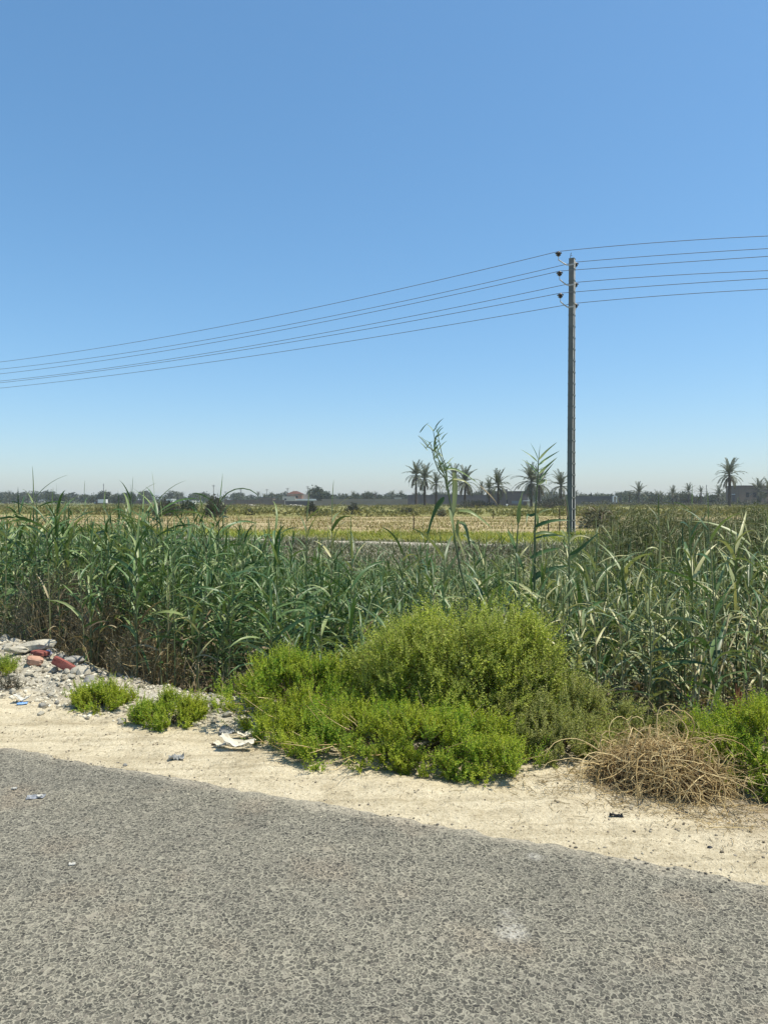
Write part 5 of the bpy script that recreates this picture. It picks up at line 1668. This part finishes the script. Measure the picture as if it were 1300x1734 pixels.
def build_palms():
    palm(704, 859, 787, 40, 165, 'leftmost tall date palm of the group behind the branching reed', .01, 0, 5)
    palm(719, 861, 792, 44, 155, 'tall date palm with drooping skirt, second from left in the group', -.01, 0, 12)
    palm(738, 858, 806, 30, 172, 'smaller date palm between the second and third tall palms', 0, 0, 4)
    palm(768, 858, 793, 42, 165, 'date palm standing behind the stem of the branching reed', .02, 0, 5)
    palm(787, 860, 796, 46, 158, 'date palm with full crown right of the branching reed', 0, 0, 10)
    palm(815, 855, 819, 18, 240, 'small far date palm left of the dark shed', 0, 0, 2)
    palm(843, 862, 803, 44, 150, 'short date palm with a full crown before the dark shed', -.02, 0, 4, 38)
    palm(828, 858, 815, 30, 165, 'low date palm half hidden left of the short full one', 0, 0, 3)
    palm(899, 860, 791, 54, 155, 'big date palm with long arching fronds behind the fan topped reed', 0, 0, 10, 38)
    palm(912, 857, 800, 44, 172, 'date palm standing right behind the big arching one', 0, 0, 8)
    palm(949, 858, 804, 42, 160, 'date palm just left of the steel pole', 0, 0, 5)
    palm(1234, 860, 784, 46, 160, 'lone tall date palm with hanging dead fronds at right', .03, 0, 14, 32, .27)
    g = 'palms in the right hand tree line'
    palm(1165, 854, 822, 24, 250, 'palm with an open fan crown in the right tree line', 0, 0, 2, 26, .25, g)
    palm(1138, 854, 827, 24, 255, 'palm left of the open fan one in the right tree line', 0, 0, 2, 26, .25, g)
    palm(1081, 853, 822, 30, 260, 'widest palm in the right tree line', 0, 0, 2, 30, .25, g)
    palm(1186, 855, 826, 18, 250, 'narrow palm right of the open fan one', 0, 0, 2, 24, .25, g)
    palm(1216, 855, 826, 28, 240, 'palm crowding the left side of the lone tall one', 0, 0, 2, 26, .25, g)
    palm(1284, 856, 815, 38, 215, 'dark palm before the brown building at the right edge', 0, 0, 3, 30, .25, g)
    palm(1302, 857, 817, 36, 210, 'dark palm cut by the right edge of the picture', 0, 0, 3, 30, .25, g)
build_palms()

def far_where(px):
    for lim, w in ((176, 'left of the lone far pole'), (285, 'right of the lone far pole and the lorry'), (365, 'behind the dark field shrubs at left'), (480, 'just left of the orange house'),
                   (610, 'just right of the orange house'), (692, 'above the right half of the tan wall'), (830, 'behind the group of tall palms'), (966, 'behind the dark shed and beside the pole'),
                   (1060, 'above the grey wall right of the pole'), (1210, 'between the white gate and the lone palm')):
        if px < lim:
            return w
    return 'by the brown building at the right edge'

def build_treeline():
    # palms too far off to show single fronds: crown + trunk
    protos = []
    for v in range(4):
        mb = MB()
        for k in range(26):
            f = k / 26
            el = R(80) - f * R(105)
            g = frond_geo(2.5 * rng.uniform(.85, 1.1), el, .7 + .6 * f, 9, .6, .16)
            a = k * 2.4
            c, s_ = math.cos(a), math.sin(a)
            off = mb.n
            for Vv in g.v:
                mb.v.append(Vv @ np.array([[c, s_, 0], [-s_, c, 0], [0, 0, 1]]))
            for q, qm in zip(g.q, g.qm):
                mb.q.append(q + off); mb.qm.append(qm)
            mb.n += g.n
        tr, _ = trunk_geo(1.0, .26)
        protos.append((mb.mesh('crown', M['palm_leaf']), tr.mesh('trunk', M['bark'])))
    lo = []
    for i in range(120):
        px = rng.uniform(-60, 1360)
        if 470 < px < 535 and rng.random() < .8: continue
        d = rng.uniform(330, 470)
        if px > 960: d = rng.uniform(240, 340)
        lo.append((px, d))
    for px, d in lo:
        x = (px - CX) / FPX * d
        h = rng.uniform(3.0, 5.2) * (d / 400) ** .4
        if px < 480: h *= .95
        if px > 960: h *= .85
        cr, tr = random.choice(protos)
        lab, gr = 'far palm in the tree line ' + far_where(px), 'far palms ' + far_where(px)
        root = empty('far_palm', (x, d, 0), rng.uniform(0, 6), lab, 'palm tree', gr)
        inst('trunk', tr, root, (0, 0, 0), (0, 0, 0), (1, 1, h))
        sc = rng.uniform(.8, 1.15)
        inst('crown', cr, root, (0, 0, h), (0, 0, 0), (sc, sc, sc))
    # round trees
    tp = []
    for v in range(5):
        n = 700
        th = rand_dirs(n)
        lump = 1 + .45 * fbm(th[:, 0] * 2 + v * 9, th[:, 1] * 2 + th[:, 2] * 2, 3)
        P = th * (rng.random((n, 1)) ** .4) * lump[:, None] * np.array([1.0, 1.0, .8])
        D = unit(th + rng.normal(0, .7, (n, 3)))
        V, Q = leaf_quads(P, D, unit(np.cross(D, rand_dirs(n))), .26, .17)
        V2, Q2 = tubes(np.array([[0, 0, -1.5], [.02, 0, -.8], [0, .02, -.1]]), np.array([[.12, .09, .05]]), 6)
        tp.append((MB().add(V, Q).mesh('crown', M['tree_leaf']), MB().add(V2, Q2).mesh('trunk', M['bark'])))
    for i in range(150):
        px = rng.uniform(-60, 1360)
        d = rng.uniform(300, 480)
        if px > 960: d = rng.uniform(250, 350)
        if 470 < px < 535 and d < 340: d = 400
        x = (px - CX) / FPX * d
        r = rng.uniform(1.8, 3.2) * d / 400
        cr, tr = random.choice(tp)
        lab, gr = 'far leafy tree in the tree line ' + far_where(px), 'far trees ' + far_where(px)
        root = empty('far_tree', (x, d, 0), rng.uniform(0, 6), lab, 'tree', gr)
        z = r * rng.uniform(1.0, 1.45)
        inst('trunk', tr, root, (0, 0, z), (0, 0, 0), (r, r, r))
        inst('crown', cr, root, (0, 0, z), (0, 0, 0), (r * 1.15, r * 1.15, r))
    # the tall dark tree behind the house
    for px, d, r, zc, lab in ((536, 290, 2.7, 4.3, 'tall dark tree standing right behind the house'), (553, 300, 1.7, 3.4, 'lower dark tree right of the tall one behind the house'), (1000, 235, 1.0, 3.0, 'small dark cypress like tree before the grey wall right of the pole')):
        x = (px - CX) / FPX * d
        cr, tr = random.choice(tp)
        root = empty('tree', (x, d, 0), 1.0, lab, 'tree')
        sx = .35 if px == 1000 else 1.15
        inst('trunk', tr, root, (0, 0, zc), (0, 0, 0), (r, r, r * 2))
        inst('crown', cr, root, (0, 0, zc), (0, 0, 0), (r * sx, r * sx, r * 1.2))
    # undergrowth mass between and below the far trees
    n = 34000
    px = rng.uniform(-250, 1550, n)
    d = np.where(px > 960, rng.uniform(262, 360, n), rng.uniform(345, 500, n))
    x = (px - CX) / FPX * d
    hmax = (2.4 + 2.4 * np.clip(.5 + fbm(px * .03, px * 0 + 4, 4), 0, 1.2)) * np.where(px > 960, .8, 1.0)
    P = np.stack([x, d, rng.random(n) ** .8 * hmax], -1)
    D = unit(rand_dirs(n) + np.array([0, 0, .3]))
    V, Q = leaf_quads(P, D, unit(np.cross(D, rand_dirs(n))), rng.uniform(.5, 1.1, n), .5)
    tag(MB().add(V, Q).obj('far_thicket', M['tree_leaf']), kind='stuff')
    n = 9000
    px = rng.uniform(985, 1500, n)
    d = rng.uniform(195, 240, n)
    x = (px - CX) / FPX * d
    P = np.stack([x, d, rng.random(n) * (.5 + 1.1 * np.clip(.5 + fbm(px * .04, px * 0 + 8, 4), 0, 1.2))], -1)
    D = unit(rand_dirs(n) + np.array([0, 0, .3]))
    V, Q = leaf_quads(P, D, unit(np.cross(D, rand_dirs(n))), rng.uniform(.35, .7, n), .3)
    tag(MB().add(V, Q).obj('near_thicket', M['shrub_grey']), kind='stuff')
build_treeline()

# ------------------------------------------------------------------ far buildings, walls, poles
def pxbox(mb, px0, px1, py0, py1, d, depth, mi=0, base=None):
    x0, x1 = (px0 - CX) / FPX * d, (px1 - CX) / FPX * d
    z1, z0 = CAMH - (py0 - YH) / FPX * d, CAMH - (py1 - YH) / FPX * d
    if base is not None:
        z0 = base
    box(mb, x0, x1, d, d + depth, z0, z1, mi)

def build_far_built():
    def wall(px0, px1, py0, d, mat, label, ncap=True, depth=.25):
        x0, x1 = (px0 - CX) / FPX * d, (px1 - CX) / FPX * d
        z1 = CAMH - (py0 - YH) / FPX * d
        root = empty('boundary_wall', ((x0 + x1) / 2, d, 0), 0, label, 'wall', 'boundary walls across the field')
        w = (x1 - x0) / 2
        mb = MB(); box(mb, -w, w, 0, depth, -.3, z1 - .12); mb.obj('wall', mat, root)
        mb = MB(); box(mb, -w - .05, w + .05, -.06, depth + .06, z1 - .118, z1); mb.obj('coping', mat, root)
        mb = MB()
        k = max(2, int((x1 - x0) / 4))
        me = MB(); box(me, -.16, .16, -.10, .0, -.3, z1 - .125); me = me.mesh('pier', mat)
        for i in range(k + 1):
            inst('pier', me, root, (-w + .2 + (2 * w - .4) * i / k, -.003, 0))
    wall(532, 690, 848.0, 215, M['wall_tan'], 'long low tan wall between the house and the palms')
    wall(483, 531, 848.5, 205, M['wall_dark'], 'dark brown wall in front of the house')
    wall(690, 832, 838, 232, M['wall_dark'], 'dark wall running behind the group of tall palms')
    wall(971, 1052, 840, 225, M['wall_grey'], 'grey wall right of the steel pole')
    wall(380, 482, 846.5, 250, M['wall_brown'], 'low brown wall left of the house')
    wall(545, 690, 845.0, 262, M['wall_tan'], 'second tan wall behind the long low one')
    # white gate pillars at the end of the grey wall
    d = 222
    x = (1040.5 - CX) / FPX * d
    root = empty('gate', (x, d, 0), 0, 'white gate post pair at the end of the grey wall', 'gate')
    for sx in (-1, 1):
        mb = MB(); box(mb, sx * .48 - .17, sx * .48 + .17, 0, .34, -.2, 2.75); mb.obj('gate_post', M['whitewash'], root)
    mb = MB(); box(mb, -.66, .66, 0, .34, 2.753, 3.0); mb.obj('lintel', M['whitewash'], root)
    mb = MB(); box(mb, -.30, .30, .1, .15, 0, 2.7); mb.obj('door', M['wall_tan'], root)

    # house with hipped roof
    d = 285.0
    k = d / FPX
    X = lambda p: (p - 498) * k
    Z = lambda p: CAMH - (p - YH) * k
    root = empty('house', ((498 - CX) * k, d, 0), 0, 'orange brick house with a brown hipped roof and white terrace', 'house')
    mb = MB(); box(mb, X(485), X(511), 1.5, 8, 2.0, Z(836.5)); mb.obj('upper_floor', M['wall_orange'], root)
    mb = MB()
    x0, x1, y0, y1, z = X(484.2), X(512), .9, 8.6, Z(836.5) + .002
    xm0, xm1, ym = X(494.5), X(501), 4.7
    zt = Z(831.2)
    mb.add([(x0, y0, z), (x1, y0, z), (x1, y1, z), (x0, y1, z), (xm0, ym, zt), (xm1, ym, zt)], [[0, 1, 5, 4], [2, 3, 4, 5], [3, 2, 1, 0]], [[1, 2, 5], [3, 0, 4]])
    mb.obj('roof', M['roof'], root)
    mb = MB(); box(mb, X(484.6), X(511.6), 1.3, 1.497, Z(838.2), Z(837.2)); mb.obj('eave_band', M['render'], root)
    mb = MB(); box(mb, X(478), X(500), 0, 8, -.2, Z(840.5)); mb.obj('ground_floor', M['render'], root)
    mb = MB(); box(mb, X(500) + .005, X(535), 0.6, 8, -.2, Z(847.2)); mb.obj('terrace', M['render'], root)
    mb = MB(); box(mb, X(499.5), X(535.4), .45, .595, Z(847.2), Z(844.8)); mb.obj('parapet', M['whitewash'], root)
    mb = MB(); box(mb, X(509), X(518), 3.2, 7, Z(847.2) + .01, Z(837)); mb.obj('stair_tower', M['render'], root)
    for (a, b, c, e, yy) in ((499, 503.5, 839.2, 843.5, 1.5), (487.5, 490.5, 839.4, 842, 1.5), (503, 506, 849, 852, .6), (512, 515, 849, 852, .6), (521, 524, 849, 852, .6), (482, 485, 844, 847, 0)):
        mb = MB(); box(mb, X(a) - .06, X(b) + .06, yy - .05, yy - .003, Z(e) - .06, Z(c) + .06)
        w = mb.obj('window', M['render'], root)
        mb = MB(); box(mb, X(a), X(b), yy - .07, yy - .052, Z(e), Z(c)); mb.obj('pane', M['opening'], w)

    # dark shed behind the palms
    d = 195.0
    k = d / FPX
    cx = 862
    X = lambda p: (p - cx) * k
    Z = lambda p: CAMH - (p - YH) * k
    root = empty('shed', ((cx - CX) * k, d, 0), 0, 'long dark flat roofed shed behind the short full palm', 'shed')
    mb = MB(); box(mb, X(831), X(892), 0, 9, -.2, Z(832.5)); mb.obj('wall', M['wall_dark'], root)
    mb = MB(); box(mb, X(830.4), X(892.6), -.2, 9.2, Z(832.5) + .002, Z(831.6)); mb.obj('roof', M['wall_grey'], root)
    mb = MB(); box(mb, X(853), X(862), 3, 8.5, Z(831.6) + .002, Z(828.2)); mb.obj('roof_hut', M['wall_dark'], root)
    mb = MB(); box(mb, X(857), X(859), -.06, -.003, .0, Z(846)); mb.obj('door', M['opening'], root)
    mb = MB(); box(mb, X(866), X(886), -.06, -.003, Z(853), Z(848)); mb.obj('window', M['paint_blue'], root)
    for a in (892.8, 895.2):
        mb = MB(); box(mb, X(a), X(a) + .14, -.3, -.16, -.2, Z(826)); mb.obj('post', M['steel_pale_and_sunlit'], root)
    mb = MB(); box(mb, X(884), X(896.5), -1.5, -.31, Z(848.6), Z(847.6)); mb.obj('canopy', M['whitewash'], root)
    # white tank and drum by the shed
    x = (854.5 - CX) * k
    root = empty('water_tank', (x, d - 3, 0), 0, 'small white water tank standing before the dark shed', 'tank')
    V, Q = tubes(np.array([[0, 0, .05], [0, 0, .06], [0, 0, .58], [0, 0, .64]]), np.array([[.0, .26, .26, .0]]), 14)
    MB().add(V, Q).obj('barrel', M['whitewash'], root)
    V, Q = tubes(np.array([[0, 0, .641], [0, 0, .645], [0, 0, .72], [0, 0, .725]]), np.array([[.0, .1, .1, .0]]), 10)
    MB().add(V, Q).obj('lid', M['whitewash'], root)

    # brown building at right edge
    d = 225.0
    k = d / FPX
    X = lambda p: (p - 1275) * k
    Z = lambda p: CAMH - (p - YH) * k
    root = empty('house', ((1275 - CX) * k, d, 0), 0, 'plain brown brick building at the right edge behind dark palms', 'house')
    mb = MB(); box(mb, X(1251), X(1310), 0, 9, -.2, Z(823)); mb.obj('wall', M['wall_brown'], root)
    mb = MB(); box(mb, X(1250.4), X(1310.6), -.15, 9.15, Z(823) + .002, Z(822)); mb.obj('roof', M['wall_grey'], root)
    for a in (1262, 1274):
        mb = MB(); box(mb, X(a), X(a + 5), -.05, -.003, Z(842), Z(834)); mb.obj('window', M['opening'], root)
    d = 228
    x = (1245.5 - CX) / FPX * d
    root = empty('hut', (x, d, 0), 0, 'tiny hut with a pale roof left of the brown building', 'hut')
    mb = MB(); box(mb, -.5, .5, 0, 1.5, -.2, 3.4); mb.obj('wall', M['wall_dark'], root)
    mb = MB(); box(mb, -.62, .62, -.3, 1.7, 3.402, 3.6); mb.obj('roof', M['whitewash'], root)

    # flat roofed house on the horizon
    d = 330.0
    k = d / FPX
    for cx, px0, px1, py0, mat, lab in ((625, 613, 636, 837, 'wall_brown', 'far flat roofed brown house behind the tan wall'), (280, 277, 290, 846, 'whitewash', 'low white house far off behind the wide dark shrub'),
                                        (321, 313, 325, 849, 'whitewash', 'low white building with a dark bay right of the wide dark shrub'), (450, 438, 462, 843, 'wall_brown', 'far brown house left of the orange one'), (238, 208, 252, 848, 'wall_brown', 'far low brown farm building behind the thin tall reed'),
                                        (675, 668, 680, 842, 'render', 'small pale house near the left end of the palm group')):
        root = empty('far_house', ((cx - CX) * k, d, 0), 0, lab, 'house', 'low houses along the tree line')
        mb = MB(); box(mb, (px0 - cx) * k, (px1 - cx) * k, 0, 7, -.2, CAMH - (py0 - YH) * k); mb.obj('wall', M[mat], root)
        mb = MB(); box(mb, (px0 - cx) * k - .2, (px1 - cx) * k + .2, -.3, 7.3, CAMH - (py0 - YH) * k + .002, CAMH - (py0 - YH) * k + .3); mb.obj('roof', M['wall_grey' if mat != 'whitewash' else 'whitewash'], root)
        wd = (px1 - px0) * k
        for q in (.25, .7):
            mb = MB(); xx = (px0 - cx) * k + wd * q
            box(mb, xx - .45, xx + .45, -.05, -.003, .6, min(2.0, CAMH - (py0 - YH) * k - .3)); mb.obj('window', M['opening'], root)

    # white lorry far left
    d = 255.0
    k = d / FPX
    root = empty('lorry', ((171 - CX) * k, d, 0), 0, 'white box lorry parked at the far side of the field at left', 'lorry')
    mb = MB(); box(mb, -1.0, 1.75, 0, 1.9, .75, 2.0); mb.obj('cargo_box', M['whitewash'], root)
    mb = MB(); box(mb, -1.9, -1.05, .1, 1.8, .5, 1.35); box(mb, -1.75, -1.06, .12, 1.78, 1.352, 1.85, 0, .85); mb.obj('cab', M['wall_dark'], root)
    mb = MB(); box(mb, -1.66, -1.25, .05, .09, 1.0, 1.3); mb.obj('window', M['opening'], root)
    mb = MB(); box(mb, -1.8, 1.7, .2, 1.7, .45, .74); mb.obj('chassis', M['wall_dark'], root)
    for wx in (-1.45, .2, 1.2):
        for wy in (.1, 1.6):
            V, Q = tubes(np.array([[wx, wy - .12, .38], [wx, wy - .119, .38], [wx, wy + .119, .38], [wx, wy + .12, .38]]), np.array([[.0, .38, .38, .0]]), 12)
            MB().add(V, Q).obj('wheel', M['black'], root)
    root = empty('container', ((161 - CX) * k, d + 1, 0), 0, 'small pale container left of the white lorry', 'container')
    mb = MB(); box(mb, -.5, .5, 0, 1.2, .0, 1.15); mb.obj('body', M['whitewash'], root)
    mb = MB(); box(mb, -.54, .54, -.04, 1.24, 1.152, 1.22); mb.obj('lid', M['render'], root)

    # far utility poles
    poles = [(176, 819, 300, 'tallest far utility pole standing alone at left'), (362, 821, 330, 'far utility pole behind the forked reed'), (408, 828, 340, 'far utility pole with a crossarm left of the house'), (452, 828, 345, 'far utility pole nearest left of the house'),
             (487, 826, 320, 'far utility pole just above the house roof'), (521, 823, 300, 'far utility pole with crossed arms at the tall dark tree'), (382, 832, 350, 'small far utility pole between two taller ones'), (307, 834, 350, 'small far utility pole over the low white buildings'),
             (606, 834, 360, 'thin far utility pole above the tan walls'), (1195, 821, 280, 'bare far utility pole in the right tree line'), (1281, 810, 260, 'thin far mast over the brown building')]
    for px, pt, d, lab in poles:
        x = (px - CX) / FPX * d
        h = CAMH - (pt - YH) / FPX * d
        root = empty('far_utility_pole', (x, d, 0), rng.uniform(-.4, .4), lab, 'utility pole', 'far utility poles on the horizon')
        V, Q = tubes(np.array([[0, 0, -.2], [0, 0, h]]), np.array([[.15, .10]]), 6)
        MB().add(V, Q).obj('mast', M['wall_grey'], root)
        if px in (176, 1195, 1281):
            mb = MB(); box(mb, -.25, .25, -.16, -.105, h - .5, h - .4); mb.obj('crossarm', M['wall_grey'], root)
        else:
            for j in range(2):
                mb = MB(); box(mb, -.75 + .15 * j, .75 - .15 * j, -.17, -.11, h - .35 - .55 * j, h - .24 - .55 * j); mb.obj('crossarm', M['wall_grey'], root)
    # white rubble heaps along the far field edge
    for px0, px1, lab in ((408, 440, 'low heap of white rubble at the field edge left of the house'), (478, 514, 'low heap of white rubble in front of the dark house wall')):
        n = 90
        d = rng.uniform(188, 192, n)
        px = rng.uniform(px0, px1, n)
        x = (px - CX) / FPX * d
        hh = np.sin((px - px0) / (px1 - px0) * PI)
        o = scatter_rocks('rubble_heap', x, d, rng.uniform(.15, .4, n), M['stone'], .3 , 0.0, lambda a, b: .35 * rng.random(len(a)) * hh)
        del o['kind']
        tag(o, lab, 'rubble heap')
build_far_built()

# ------------------------------------------------------------------ air
def build_haze():
    n = N('haze_air')
    v = n.new('ShaderNodeVolumePrincipled')
    v.inputs['Color'].default_value = (0.94, 0.97, 1.0, 1)
    v.inputs['Density'].default_value = 0.00032
    v.inputs['Anisotropy'].default_value = 0.2
    n.t.links.new(v.outputs[0], n.out.inputs['Volume'])
    mb = MB()
    box(mb, -5200, 5200, -5200, 5200, -1.6, 14.5)
    tag(mb.obj('haze', n.m), kind='stuff')
build_haze()
